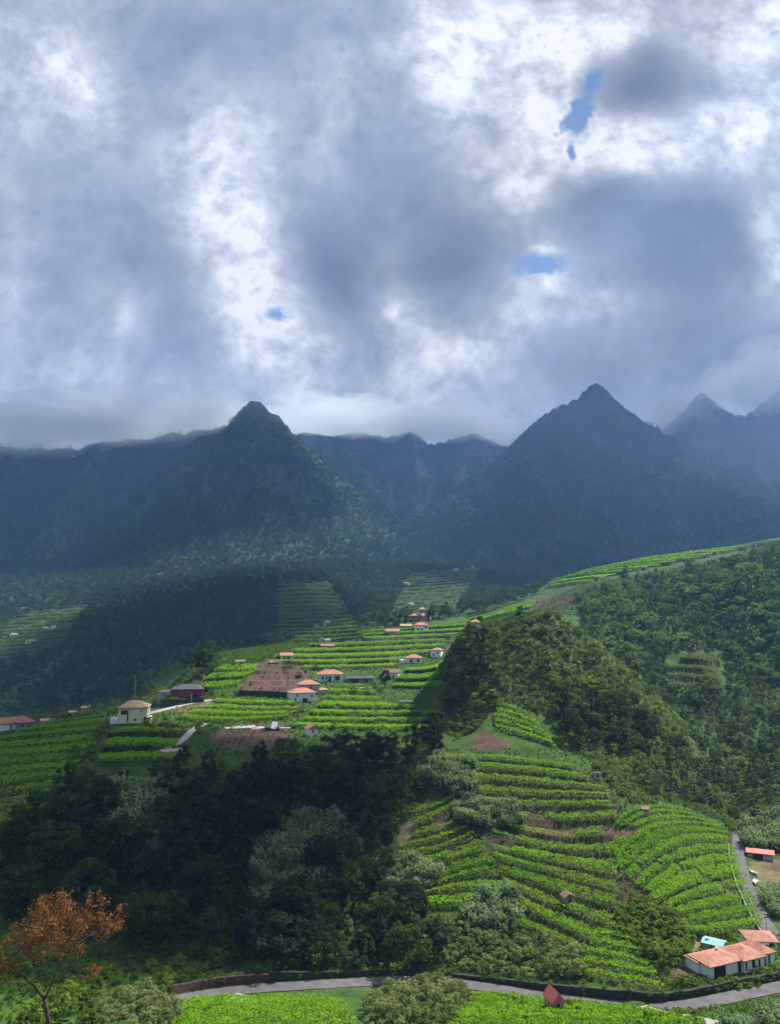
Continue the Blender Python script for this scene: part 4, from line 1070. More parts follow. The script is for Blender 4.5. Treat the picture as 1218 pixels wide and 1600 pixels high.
FAR = [crown_mesh('crown', M['tree_far'], 400 + i, 9, 7, -1.0, 12, 90, 2.3) for i in range(3)]

NTREES = {}
PLANTED = []


def plant(protos, name, parts, x, y, z, s, label, cat, group, sz=1.0):
    o = link(name, None, loc=(x, y, z), rot=(0, 0, random.uniform(0, 6.28)), scale=(s, s, s * sz))
    tag(o, label, cat, group)
    pr = random.choice(protos)
    if not isinstance(pr, tuple): pr = (pr,)
    for nm, me in zip(parts, pr): link(nm, me, o)
    NTREES[name] = NTREES.get(name, 0) + 1
    if group: PLANTED.append((o, name, pr[0].materials[0].name, s, group))
    return o


def scatter(poly, n, spacing, seed, avoid=()):
    """points on the land inside an outline, no closer than spacing metres"""
    rg = np.random.default_rng(seed)
    poly = np.array(poly, float)
    lo, hi = poly.min(0), poly.max(0)
    out = []; tries = 0
    cand = rg.random((n * 30, 2)) * (hi - lo) + lo
    cand = cand[in_poly(cand[:, 0], cand[:, 1], poly)]
    for a in avoid: cand = cand[~in_poly(cand[:, 0], cand[:, 1], a)]
    P = place(cand[:, 0], cand[:, 1])
    cell = {}
    for p in P:
        if np.isnan(p).any(): continue
        key = (int(p[0] // spacing), int(p[1] // spacing)); bad = False
        for i in (-1, 0, 1):
            for j in (-1, 0, 1):
                for q in cell.get((key[0] + i, key[1] + j), ()):
                    if (q[0] - p[0]) ** 2 + (q[1] - p[1]) ** 2 < spacing ** 2: bad = True
        if bad: continue
        cell.setdefault(key, []).append(p); out.append(p)
        if len(out) >= n: break
    return out


# ------------------------------------------------------------------ vine rows
ORD = ['lowest', 'second', 'third', 'fourth', 'fifth', 'sixth', 'seventh', 'eighth', 'ninth', 'tenth', 'eleventh', 'twelfth', 'thirteenth', 'fourteenth', 'fifteenth', 'sixteenth', 'seventeenth', 'eighteenth', 'nineteenth', 'twentieth']


def vine_rows():
    for ti, (nm, d) in enumerate(TERR.items()):
        G = np.array(d['g'], float); nr = len(G) - 1; rg = np.random.default_rng(900 + ti)
        nrows = max(1, int(math.ceil(nr * d['n'] - 0.2)))
        big = d['leaf'] < 0.6
        for i in range(nrows):
            cov = min(d['cov'] * (0.72 + 0.5 * rg.random()), 1.0)
            tt = np.linspace(0, 1, 24)
            s0 = np.full(24, min(i / d['n'], nr)); s1 = np.full(24, min((i + cov) / d['n'], nr))
            a = hit(*guide_eval(G, s0, tt).T); b = hit(*guide_eval(G, s1, tt).T)
            L = np.linalg.norm(np.diff(a, axis=0), axis=1); wd = np.linalg.norm(b - a, axis=1)
            area = np.nansum(L * np.minimum(0.5 * (wd[1:] + wd[:-1]), 14))
            n = int(min(area * d['dens'] * 1.15, 9000))
            if n < 12: continue
            t0, t1 = rg.random() * 0.05, 1 - rg.random() * 0.05
            t = t0 + (t1 - t0) * rg.random(n)
            f = (rg.random(n) ** 0.9) * cov
            # ragged edges along the row
            f = f + (vnoise(t * 30 + i * 7, np.zeros(n) + ti, 3) - 0.5) * 0.18
            f = np.where(rg.random(n) < 0.12, rg.random(n) * 0.07 - 0.05, f)
            ss = np.clip((i + f) / d['n'], 0, nr)
            pp = guide_eval(G, ss, t)
            keep = np.ones(n, bool)
            if big:
                for (c, poly) in SOIL_PATCHES: keep &= ~in_poly(pp[:, 0], pp[:, 1], poly)
            gap = fbm(t * (6 + 3 * nr) + i * 3.7, f * 2 + ti, 3, 55)
            keep &= gap > (0.26 if big else 0.30)
            pp, f, t = pp[keep], f[keep], t[keep]
            if len(pp) < 10: continue
            P = hit(pp[:, 0], pp[:, 1])
            P[:, 2] = zat(P[:, 0], P[:, 1], Z0)
            okp = ~np.isnan(P).any(1); P, f, t = P[okp], f[okp], t[okp]
            lump = fbm(P[:, 0] / 1.3, P[:, 1] / 1.3, 4, 66)
            can = (0.7 + 0.7 * lump) * (1.0 if big else 1.5)
            drape = f < 0.04
            can = np.where(drape, can * rg.random(len(P)), can * (0.75 + .25 * rg.random(len(P))))
            P[:, 2] += d['h'] * (0.5 - np.clip(f, 0, 1)) + can
            P[:, :2] += rg.normal(size=(len(P), 2)) * 0.12
            nn = rg.normal(size=P.shape) * 0.75 + np.array([0, -0.25, 1.0])
            Vv, F = leaf_quads(P, nn, d['leaf'] * 1.25, 0.85, 900 + ti * 50 + i)
            tint = np.clip(0.25 + 0.55 * (lump - 0.2) + 0.35 * (rg.random(len(P)) - 0.4), 0, 1)
            o0 = P.mean(0); o0[2] = P[:, 2].min()
            me = mesh_np('vine_row', Vv - o0, F, M[d.get('mat', 'vine')], False, {'tint': ('FACE', 'FLOAT', tint)})
            me.name = 'foliage'
            root = tag(link('vine_row', None, loc=o0), ('lowest' if i == 0 else ORD[i] + ' from the bottom' if i < len(ORD) else 'higher') + ' of the ' + d['grp'], 'vine row', d['grp'])
            link('foliage', me, root)


vine_rows()

# ------------------------------------------------------------------ buildings
def mpp(p): return float(np.linalg.norm(p)) / FPX


def hip_roof(mb, x0, x1, y0, y1, z, rise, ov=0.45, gable=None, th=0.16):
    x0 -= ov; x1 += ov; y0 -= ov; y1 += ov
    w, d = x1 - x0, y1 - y0
    if gable == 'x':      # ridge along x
        ym = (y0 + y1) / 2
        r0, r1 = (x0, ym, z + rise), (x1, ym, z + rise)
    elif gable == 'y':
        xm = (x0 + x1) / 2
        r0, r1 = (xm, y0, z + rise), (xm, y1, z + rise)
    elif w >= d:
        ym = (y0 + y1) / 2; k = d * 0.46
        r0, r1 = (x0 + k, ym, z + rise), (x1 - k, ym, z + rise)
    else:
        xm = (x0 + x1) / 2; k = w * 0.46
        r0, r1 = (xm, y0 + k, z + rise), (xm, y1 - k, z + rise)
    a, b, c, e = (x0, y0, z), (x1, y0, z), (x1, y1, z), (x0, y1, z)
    for dz in (0.0,):
        if gable == 'y' or (gable is None and w < d):
            mb.quad(a, r0, r1, e); mb.quad(b, c, r1, r0); mb.quad(a, b, r0); mb.quad(c, e, r1)
        else:
            mb.quad(a, b, r1, r0); mb.quad(c, e, r0, r1); mb.quad(b, c, r1); mb.quad(e, a, r0)
    lo = [(p[0], p[1], z - th) for p in (a, b, c, e)]
    mb.quad(*lo[::-1])
    for p, q, pl, ql in ((a, b, lo[0], lo[1]), (b, c, lo[1], lo[2]), (c, e, lo[2], lo[3]), (e, a, lo[3], lo[0])):
        mb.quad(pl, ql, q, p)
    return mb


def gable_wall(mb, x0, x1, y, z, rise):
    mb.quad((x0, y, z), (x1, y, z), ((x0 + x1) / 2, y, z + rise))


def opening(parent, face, u, z0, w, h, D, W, kind='window', fmat='frame', y0=0.0):
    """a window or door on the front, left or right wall; u = position along that wall from its middle"""
    def tr(px_, py_, pz_):
        if face == 'front': return (u + px_, y0 - py_, z0 + pz_)
        if face == 'left': return (-W / 2 - py_, D / 2 - u - px_, z0 + pz_)
        return (W / 2 + py_, D / 2 + u + px_, z0 + pz_)
    def bx(mb, a0, a1, b0, b1, c0, c1):
        cs = [tr(x, y, z) for z in (c0, c1) for (x, y) in ((a0, b0), (a1, b0), (a1, b1), (a0, b1))]
        b = len(mb.v); mb.v += cs
        for f in ((3, 2, 1, 0), (4, 5, 6, 7), (0, 1, 5, 4), (1, 2, 6, 5), (2, 3, 7, 6), (3, 0, 4, 7)): mb.f.append(tuple(b + i for i in f))
    t = min(0.09, w * .12)
    if kind == 'door':
        mb = MB(); bx(mb, -w / 2, w / 2, -0.05, 0.04, 0, h)
        return mb.build('door', M['dark'] if fmat == 'frame' else M[fmat], parent)
    if kind == 'opening':
        mb = MB(); bx(mb, -w / 2, w / 2, -0.05, 0.03, 0, h)
        return mb.build('opening', M['dark'], parent)  # flat dark panel; the shade inside is put into its colour
    mb = MB()
    bx(mb, -w / 2 - t, w / 2 + t, -0.05, 0.07, -t, 0); bx(mb, -w / 2 - t, w / 2 + t, -0.05, 0.07, h, h + t)
    bx(mb, -w / 2 - t, -w / 2, -0.05, 0.06, 0, h); bx(mb, w / 2, w / 2 + t, -0.05, 0.06, 0, h)
    o = mb.build('window', M[fmat], parent)
    g = MB(); bx(g, -w / 2, w / 2, -0.05, 0.03, 0, h); g.build('pane', M['glass'], o)
    return o


def house(px, py, wpx, hpx, depth, yaw, label, wall='white', roof='roof', rise=1.5, style=None, wins=(), name='house', cat='house', group=None, chim=False, ov=0.45, extra=None, sink=0.0):
    p = place(px, py); k = mpp(p); W = wpx * k; H = hpx * k
    root = link(name, None, loc=(p[0], p[1], p[2] - sink), rot=(0, 0, math.radians(yaw) - math.atan2(p[0], p[1])))
    tag(root, label, cat, group)
    mb = MB().box(-W / 2, W / 2, 0, depth, -2.0, H)
    if style == 'y':
        gable_wall(mb, -W / 2, W / 2, 0.0, H, rise * .97); gable_wall(mb, W / 2, -W / 2, depth, H, rise * .97)
    elif style == 'x':
        for x, s in ((-W / 2, 1), (W / 2, -1)):
            mb.quad((x, depth, H), (x, 0, H), (x, depth / 2, H + rise * .97)) if s > 0 else mb.quad((x, 0, H), (x, depth, H), (x, depth / 2, H + rise * .97))
    wl = mb.build('wall', M[wall], root)
    if roof:
        rf = hip_roof(MB(), -W / 2, W / 2, 0, depth, H, rise, ov, style).build('roof', M[roof], root)
        if chim:
            MB().box(W * .18, W * .18 + .6, depth * .55, depth * .55 + .6, H, H + rise + .7).build('chimney', M['white'], rf)
    for (kind, face, u, z, w_, h_) in wins:
        span_ = W if face == 'front' else depth
        opening(root, face, u * span_, z * H, w_ * span_, h_ * H, depth, W, kind)
    if extra: extra(root, W, H, depth)
    return root


def long_house():
    zp = float(zat(*place(1150, 1518)[:2]))
    A, B = ray_z(1110, 1530, zp), ray_z(1208, 1506, zp)
    Lx = float(np.linalg.norm(B[:2] - A[:2])); yaw = math.atan2(B[1] - A[1], B[0] - A[0])
    D = 5.0; H = 2.1
    root = link('house', None, loc=A, rot=(0, 0, yaw))
    tag(root, 'long white single storey house with orange hipped roofs above the road bend', 'house')
    secs = [(0.0, 0.475, 0.0, D, .85), (0.475, 0.80, -0.7, D - 0.3, 1.0), (0.80, 1.0, -0.3, D - .2, .95)]
    for i, (a, b, y0, y1, rise) in enumerate(secs):
        a, b = a * Lx, b * Lx
        mb = MB()
        mb.box(a + .003 * i, b - .003, y0, y1, -1.2, H - 0.06 * (i == 0))
        mb.build('wall', M['white'], root)
        hip_roof(MB(), a, b, y0, y1, H + 0.10 * i + .04, rise, 0.4 - .04 * i).build('roof', M['roof'], root)
    # porch openings, their shade put in as dark panels, and windows
    def on(x, y, z0, w, h, kind):
        if kind == 'pane':
            mb = MB(); t = .07
            mb.box(x - w / 2 - t, x + w / 2 + t, y - .06, y + .02, z0 - t, z0); mb.box(x - w / 2 - t, x + w / 2 + t, y - .06, y + .02, z0 + h, z0 + h + t)
            mb.box(x - w / 2 - t, x - w / 2, y - .055, y + .02, z0, z0 + h); mb.box(x + w / 2, x + w / 2 + t, y - .055, y + .02, z0, z0 + h)
            o = mb.build('window', M['frame'], root); MB().box(x - w / 2, x + w / 2, y - .03, y + .02, z0, z0 + h).build('pane', M['glass'], o)
        else:
            MB().box(x - w / 2, x + w / 2, y - .03, y + .02, z0, z0 + h).build('opening' if kind == 'gap' else 'door', M['dark'], root)
    on(.14 * Lx, 0, 0.05, .18 * Lx, 1.7, 'gap')
    on(.445 * Lx, 0, 0.0, .05 * Lx, 1.9, 'door')
    on(.505 * Lx, -.7, 0.5, .025 * Lx, 1.4, 'pane')
    on(.625 * Lx, -.7, 0.0, .05 * Lx, 1.95, 'gap')
    on(.715 * Lx, -.7, 0.3, .03 * Lx, 1.5, 'pane')
    on(.83 * Lx, -.3, 0.0, .04 * Lx, 1.95, 'gap')
    on(.905 * Lx, -.3, 0.4, .03 * Lx, 1.5, 'pane')
    MB().box(.30 * Lx, .30 * Lx + .4, D * .6, D * .6 + .4, H + .4, H + 1.3).build('chimney', M['white'], root)
    # paved strip round the house
    # back wing
    MB().box(-.5, 2.2, D * .5, D + .5, -1.2, H - .25).build('wall', M['white'], root)
    hip_roof(MB(), -.5, 2.2, D * .5, D + .5, H - .2, .6, .3).build('roof', M['roof_pink'], root)
    return root, A, yaw, Lx


LH, LA, LYAW, LLEN = long_house()
house(1192, 1487, 33, 13, 4.5, 18, 'small white outbuilding with faded orange roof behind the long house', 'white', 'roof_pink', 1.0, None, [('opening', 'front', .3, 0, .16, .8), ('window', 'front', -.1, .4, .12, .35)], 'outbuilding', 'outbuilding', sink=0)
house(1112, 1487, 23, 9, 3.0, -14, 'small grey shed with a pale teal sheet roof', 'grey', 'roof_teal', .35, 'x', [('opening', 'right', 0, 0, .3, .8)], 'shed', 'shed', ov=.3)
house(1187, 1343, 30, 8, 3.5, 0, 'open shed with a red roof beside the side road', 'grey', 'roof_red', .4, 'x', [('opening', 'front', -.1, 0, .4, .8)], 'shed', 'shed', ov=.4)
house(872, 1584, 16, 7, 2.8, 28, 'tiny stone hut with bright red gable roof in the foreground vines', 'stonehouse', 'roof_red', 1.5, 'y', [('door', 'front', 0, 0, .22, .75)], 'hut', 'hut', ov=.25, sink=-.9)
house(1008, 1275, 10, 4, 1.6, 10, 'tiny orange roofed hut at the top of the fan vineyard', 'grey', 'roof', .6, 'x', [('door', 'front', 0, 0, .3, .8)], 'hut', 'hut', ov=.15, sink=-1.0)
house(890, 1417, 15, 8, 2.2, 25, 'little weathered hut with a brown roof among the vine rows', 'stonehouse', 'roof_brown', .8, 'y', [('door', 'front', 0, 0, .25, .8)], 'hut', 'hut', ov=.2, sink=-.7)
house(933, 1218, 10, 6, 1.6, 10, 'little grey stone hut at the upper vineyard edge', 'grey', 'roof_grey', .4, 'x', [('door', 'front', 0, 0, .3, .75)], 'hut', 'hut', ov=.12, sink=-.5)


def porch(root, W, H, D):
    MB().box(-W * .78, -W * .5, .5, D * .8, -2, H * .28).build('terrace', M['white'], root)
    for x in (-W * .76, -W * .66, -W * .53):
        MB().box(x - .08, x + .08, .55, .71, H * .28, H * .62).build('railing_post', M['white'], root)
    MB().box(W * .5, W * .62, .2, D * .6, -2, H * .35).build('stair_block', M['white'], root)


house(207, 1130, 40, 22, 7.5, -8, 'cream two storey house with a tan hipped roof at the plateau edge', 'cream', 'roof_tan', 2.0, None,
      [('window', 'front', -.30, .56, .22, .28), ('door', 'front', -.17, .1, .05, .75), ('window', 'front', .08, .14, .08, .14), ('window', 'front', .3, .72, .06, .1), ('window', 'right', 0, .5, .2, .3), ('door', 'front', .42, .02, .07, .35)], extra=porch)


def annex(x0, x1, y0, y1, z1, wall, roof, rise, sty=None):
    def f(root, W, H, D):
        MB().box(W * x0, W * x1, D * y0, D * y1, -2, H * z1).build('wall', M[wall], root)
        hip_roof(MB(), W * x0, W * x1, D * y0, D * y1, H * z1 + .05, rise, .35, sty).build('roof', M[roof], root)
    return f


house(13, 1141, 34, 9, 8, 6, 'long low house with orange roofs at the left edge of the slope', 'white', 'roof', 1.6, 'x', [('window', 'front', .38, .3, .08, .45), ('door', 'front', .1, 0, .05, .8)], chim=False)
house(41, 1140, 20, 10, 7, 12, 'violet grey house with an orange hipped roof next to the long low house', 'violet', 'roof', 1.7, None, [('window', 'front', -.2, .35, .14, .4), ('window', 'front', .2, .35, .14, .4)], chim=False)
house(73, 1130, 16, 4, 5, -10, 'low orange roof peeping over the left slope', 'stonehouse', 'roof', 1.1, 'x', [('window', 'front', 0, .3, .1, .5)])
house(119, 1117, 17, 4, 5, 12, 'orange roofed cottage half hidden by the slope, lower of two', 'stonehouse', 'roof', 1.1, 'x', [('window', 'front', 0, .3, .1, .5)])
house(137, 1111, 15, 5, 5, 8, 'pinkish roofed cottage with a small white chimney on the slope', 'stonehouse', 'roof_pink', 1.0, 'x', [('window', 'front', .2, .3, .1, .5)], chim=True)
house(292, 1092, 44, 14, 8, -6, 'dark red house with a slate grey roof behind a black wall', 'red_plaster', 'roof_grey', 1.9, None,
      [('window', 'front', -.2, .4, .1, .3), ('opening', 'front', .25, .0, .2, .5), ('window', 'front', .05, .4, .1, .3)], extra=annex(-.95, -.5, .1, .8, .7, 'grey', 'roof_grey', .9))
house(483, 1084, 30, 14, 7, 8, 'upper grey white house with an orange hip roof behind another house', 'grey', 'roof', 1.7, None, [('window', 'front', .1, .5, .09, .3)], extra=annex(.5, .95, .1, .9, .35, 'grey', 'roof', .7))
house(474, 1097, 38, 14, 7, 14, 'white house with an orange hip roof and dark doorway above the vine terraces', 'white', 'roof', 1.6, None,
      [('door', 'front', -.33, 0, .09, .4), ('opening', 'front', .06, 0, .2, .38), ('window', 'front', .34, .5, .07, .25), ('window', 'front', -.25, .6, .06, .2)])
house(516, 1065, 38, 11, 8, 4, 'pale blue house with an orange hip roof on the plateau', 'bluewhite', 'roof', 1.9, None,
      [('window', 'front', -.3, .3, .08, .4), ('window', 'front', .28, .15, .2, .6), ('door', 'front', -.02, 0, .1, .7), ('window', 'front', -.15, .3, .07, .4)], extra=None)
house(562, 1066, 40, 6, 5, 4, 'low dark shed with white posts beside the pale blue house', 'violet', 'roof_grey', .8, 'x', [('opening', 'front', -.2, 0, .3, .8), ('door', 'front', .25, 0, .1, .8)], 'shed', 'shed')
house(609, 1060, 24, 9, 7, -12, 'old white cottage with a weathered brown gable roof', 'white', 'roof_brown', 1.5, 'x', [('window', 'front', -.1, .25, .08, .4), ('door', 'front', .22, 0, .07, .6)])


def white_annex(root, W, H, D):
    MB().box(-W * .95, -W * .5, .6, D * .8, -2, H * .55).build('terrace', M['white'], root)
    MB().box(-W * .95, -W * .88, .6, 1.2, H * .55, H * 1.2).build('pillar', M['white'], root)


house(647, 1036, 24, 8, 7, 4, 'small white house with orange hip roof and long white terrace', 'white', 'roof', 1.7, None, [('window', 'front', -.2, .2, .16, .5), ('window', 'front', .25, .2, .16, .5)], extra=white_annex)
house(680, 1027, 16, 11, 6, -15, 'white two storey cottage by the knoll edge', 'white', 'roof_pink', 1.3, None, [('window', 'front', -.2, .2, .14, .25), ('window', 'front', .2, .55, .14, .25)])
house(613, 991, 20, 6, 7, 0, 'yellowish cottage with an orange roof, left of the hilltop houses', 'cream', 'roof', 1.6, 'x', [('window', 'front', -.1, .3, .08, .4), ('window', 'front', .2, .3, .08, .4)])
house(634, 984, 16, 6, 6, 0, 'pale cottage between the yellowish cottage and the pink roofed house', 'stonehouse', 'roof_tan', 1.3, 'x', [('window', 'front', .1, .3, .1, .4)])
house(658, 987, 22, 10, 8, 2, 'white two storey hilltop house with a reddish hip roof', 'white', 'roof_pink', 2.0, None, [('window', 'front', -.25, .15, .12, .3), ('window', 'front', .05, .15, .12, .3), ('window', 'front', .3, .55, .12, .3)], chim=True)
house(741, 978, 11, 6, 6, -10, 'small pale house on the crest left of the knoll top', 'cream', 'roof_tan', 1.2, None, [('window', 'front', .1, .3, .15, .4)])
house(448, 1030, 18, 6, 7, 8, 'orange roofed cottage with pale pillars above the brown terraces', 'cream', 'roof', 1.4, 'x', [('opening', 'front', -.2, .1, .2, .6), ('opening', 'front', .15, .1, .2, .6)])
house(430, 1037, 14, 2, 4, 0, 'low orange roof at the top of the brown terraces', 'stonehouse', 'roof', .9, 'x', [('window', 'front', 0, .3, .1, .4)])
house(375, 1039, 13, 5, 6, 0, 'small pale ruin left of the brown terraces', 'cream', 'roof_brown', .8, 'x', [('opening', 'front', .15, .1, .18, .6)])
house(489, 1151, 15, 11, 4.0, 20, 'little white hut with a pointed pinkish roof at the edge of the wood', 'white', 'roof_pink', 1.1, 'y', [('window', 'front', .0, .55, .2, .22), ('door', 'right', 0, 0, .2, .55)], 'hut', 'hut', ov=.15)
# hamlet in the middle of the valley
FARH = [(497, 979, 12, 5, 'white', 'roof_grey', 'white far house, upper left of the cluster behind the plateau'), (511, 977, 10, 5, 'white', 'roof_tan', 'pale far house, upper right of the cluster behind the plateau'), (516, 985, 12, 4, 'grey', 'roof_grey', 'grey far house in the middle of the cluster behind the plateau'),
        (503, 1003, 10, 5, 'white', 'roof_grey', 'white far house above the pinkish one behind the plateau'), (513, 1004, 8, 4, 'white', 'roof_tan', 'tiny white far house with tan roof behind the plateau'), (511, 1014, 20, 5, 'pink', 'roof_pink', 'pinkish far house lowest of the cluster behind the plateau'),
        (612, 952, 12, 4, 'white', 'roof_tan', 'white far house left of the pair at the valley head'), (622, 952, 8, 3, 'white', 'roof_tan', 'low white annex next to the far house at the valley head'), (641, 949, 8, 5, 'white', 'roof_tan', 'tiny white far house right of the pair at the valley head'), (660, 958, 9, 6, 'stonehouse', 'roof_tan', 'pale stone far house above the pink one'),
        (652, 968, 30, 6, 'pink', 'roof_pink', 'wide pink far house above the hilltop houses'), (667, 967, 8, 6, 'pink', 'roof_pink', 'narrow pink far house at the right end of the wide pink one'),
        (632, 914, 13, 3, 'white', 'roof_pink', 'lone white farmhouse far up the valley head'), (703, 889, 8, 4, 'white', 'roof_tan', 'highest left white house far up the valley'), (712, 892, 8, 3, 'white', 'roof_tan', 'lower white house of the three far up the valley'), (738, 888, 6, 3, 'white', 'roof_tan', 'rightmost tiny white house far up the valley'),
        (48, 1006, 14, 4, 'white', 'roof_pink', 'white far house with reddish roof across the valley on the left'), (22, 996, 10, 4, 'white', 'roof_tan', 'pale far house left of the reddish roofed one across the valley'), (72, 984, 8, 3, 'stonehouse', 'roof_tan', 'stone far house of the hamlet across the valley'), (84, 982, 6, 3, 'white', 'roof_tan', 'white far hut right of the stone house across the valley'),
        (36, 954, 16, 3, 'white', 'roof_grey', 'long white far house on the sunny patch across the valley'), (20, 940, 6, 4, 'white', 'roof_grey', 'tiny white house high across the valley on the left'), (134, 922, 8, 3, 'white', 'roof_grey', 'isolated white house high on the wooded foot of the mountain'),
        (1180, 853, 13, 4, 'white', 'roof_grey', 'white house at the right end of the ridge'), (1168, 855, 7, 3, 'white', 'roof_grey', 'tiny white hut beside the house on the ridge'), (1092, 866, 8, 4, 'grey', 'roof_grey', 'grey hut halfway along the ridge'), (1138, 1017, 4, 3, 'white', 'roof_grey', 'tiny white hut in the wooded slope above the clearing')]
for (px, py, w_, h_, wl_, rf_, lab) in FARH:
    dist = mpp(place(px, py)) * FPX
    house(px, py, w_, h_, max(4.0, w_ * .5 * dist / FPX), random.uniform(-15, 15), lab, wl_, rf_, 0.5 * h_ * dist / FPX, random.choice([None, 'x']), [('window', 'front', -.22, .3, .14, .4), ('window', 'front', .22, .3, .14, .4)], ov=.3)

# dug building site, concrete wall, ramps, poles, fence
def slab(px, py, wpx, dm, th, yaw, mat, name, label, cat, tilt=0.0, lift=0.0):
    p = place(px, py); k = mpp(p); W = wpx * k
    o = MB().box(-W / 2, W / 2, -dm / 2, dm / 2, -0.4, th).build(name, M[mat])
    o.location = (p[0], p[1], p[2] + lift); o.rotation_euler = (math.radians(tilt), 0, math.radians(yaw) - math.atan2(p[0], p[1]))
    return tag(o, label, cat)


slab(375, 1136, 44, 7, .15, 5, 'concrete', 'concrete_slab', 'grey concrete slab on the dug building site', 'slab')
slab(403, 1138, 26, 4, .22, 30, 'concrete', 'concrete_slab', 'pale sloping concrete strip at the building site', 'slab')
sh = link('shelter', None, loc=place(424, 1142)); tag(sh, 'dark site shelter with a tilted white panel on the building site', 'shelter')
MB().box(-2.2, 2.6, 0, 2.4, -.5, 1.1).build('wall', M['red_wall'], sh)
pn = MB().box(-.9, .9, -.06, .06, 0, 2.6).build('panel', M['white'], sh); pn.location = (.6, -.2, .7); pn.rotation_euler = (math.radians(-35), math.radians(12), 0)
MB().box(2.6, 6.2, -.3, 1.2, .75, .95).build('plank', M['pale_post'], sh)
slab(268, 1176, 30, 4.5, .8, 12, 'concrete', 'concrete_platform', 'flat concrete platform at the end of the footpath', 'platform')
wq = dense(place(np.array([372, 420, 462]), np.array([1088, 1089, 1092])), 1.0)
wall_line('retaining_wall', wq, 0, 2.4, .4, M['stone_wall'], 'dark concrete wall under the bare brown terraces')
fn = link('fence', None, loc=place(452, 1084)); tag(fn, 'row of pale posts with a rail on the dark concrete wall', 'fence')
for i in range(6):
    x = (i - 3) * 2.3
    MB().box(x - .12, x + .12, -.1, .1, 0, 2.9).build('post', M['pale_post'], fn)
MB().box(-7.2, 5.0, -.13, -.1, 2.5, 2.62).build('rail', M['pale_post'], fn)
wq = dense(place(np.array([253, 285, 318]), np.array([1099, 1100, 1097])), 1.0)
wall_line('garden_wall', wq, 0, 1.9, .4, M['dark'], 'black garden wall in front of the dark red house')
slab(640, 1099, 34, 1.2, 1.0, 0, 'concrete', 'stone_trough', 'long pale stone tank on the dry terraces left of the knoll', 'tank')
slab(565, 1078, 30, 2.0, 1.0, 0, 'concrete', 'water_tank', 'grey concrete tank below the dark shed', 'tank')
slab(400, 1550, 1, .1, .1, 0, 'concrete', 'survey_stone', 'small pale stone at the road edge', 'stone')
slab(370, 1566, 26, 5, .12, -35, 'concrete', 'gravel_ramp', 'pale gravel ramp running down from the road into the field', 'ramp')
for (px, py0, py1, rr_, lab, mt_) in [(211, 1092, 1055, .10, 'tall thin metal mast behind the cream house', 'metal'), (268, 1122, 1106, .11, 'wooden pole by the lane beside the cream house', 'pale_post'), (331, 1130, 1108, .09, 'thin pale pole at the head of the footpath', 'pale_post'),
                                 (299, 1098, 1084, .10, 'short pole at the black garden wall', 'metal'), (449, 1072, 1040, .14, 'dark pole on the bare brown terraces', 'wood'), (612, 1126, 1078, .10, 'tall pale pole on the dry terraces left of the knoll', 'metal'), (1197, 1460, 1440, .09, 'pole where the side road passes the outbuilding', 'pale_post'), (378, 1534, 1518, .08, 'pale stake above the reddish wall', 'pale_post')]:
    p = place(px, py0); d_ = ray(px, py1); top = d_ / math.hypot(d_[0], d_[1]) * math.hypot(p[0], p[1]); hgt = max(1.5, float(top[2] - p[2]))
    o = link('utility_pole', None, loc=p); tag(o, lab, 'pole')
    MB().tube([(0, 0, -.5), (0, 0, hgt * .5), (0, 0, hgt)], [rr_ * 1.2, rr_, rr_ * .8], 8).build('shaft', M[mt_], o)
    MB().box(-.45, .45, -.05, .05, hgt - .35, hgt - .25).build('crossarm', M[mt_], o)
pf = place(np.linspace(470, 590, 26), np.interp(np.linspace(470, 590, 26), [470, 530, 590], [1554, 1556, 1557]))
fo = link('vineyard_fence', None, loc=pf[0]); tag(fo, 'row of thin pale trellis posts in the field below the shaded road', 'fence')
for q in pf:
    hh = random.uniform(1.3, 1.8)
    o = MB().tube([(0, 0, -.3), (random.uniform(-.05, .05), 0, hh)], [.06, .05], 6).build('post', M['pale_post'], fo); o.location = [float(c) for c in q - pf[0]]
MB().tube([q - pf[0] + np.array([0, 0, 1.15]) for q in pf], [.02] * len(pf), 5).build('wire', M['metal'], fo)

def boat(px, py, L, yaw, label):
    p = place(px, py); o = link('rowing_boat', None, loc=(p[0], p[1], p[2] + .02), rot=(0, 0, math.radians(yaw))); tag(o, label, 'boat')
    st = np.linspace(-1, 1, 9); Vb, Fb = [], []
    for s in st:
        w_ = .62 * (1 - abs(s) ** 2.4) + .03; x = s * L / 2
        for (yy, zz) in ((-w_, .55), (-w_ * .75, .2), (0, .02), (w_ * .75, .2), (w_, .55)): Vb.append((x, yy, zz + .12 * s * s))
    for i in range(8):
        for j in range(4): Fb.append((i * 5 + j, i * 5 + j + 1, i * 5 + j + 6, i * 5 + j + 5))
    me = bpy.data.meshes.new('hull'); me.from_pydata(Vb, [], Fb); me.update(); me.materials.append(M['white']); link('hull', me, o)
    for x in (-.22, .12): MB().box(x * L, x * L + .28, -.5, .5, .36, .4).build('thwart', M['white'], o)
boat(1180, 1380, 3.6, 62, 'white hull shape lying on the yard beside the side road, lower of two')
boat(1177, 1366, 3.2, 105, 'white hull shape lying on the yard beside the side road, upper of two')

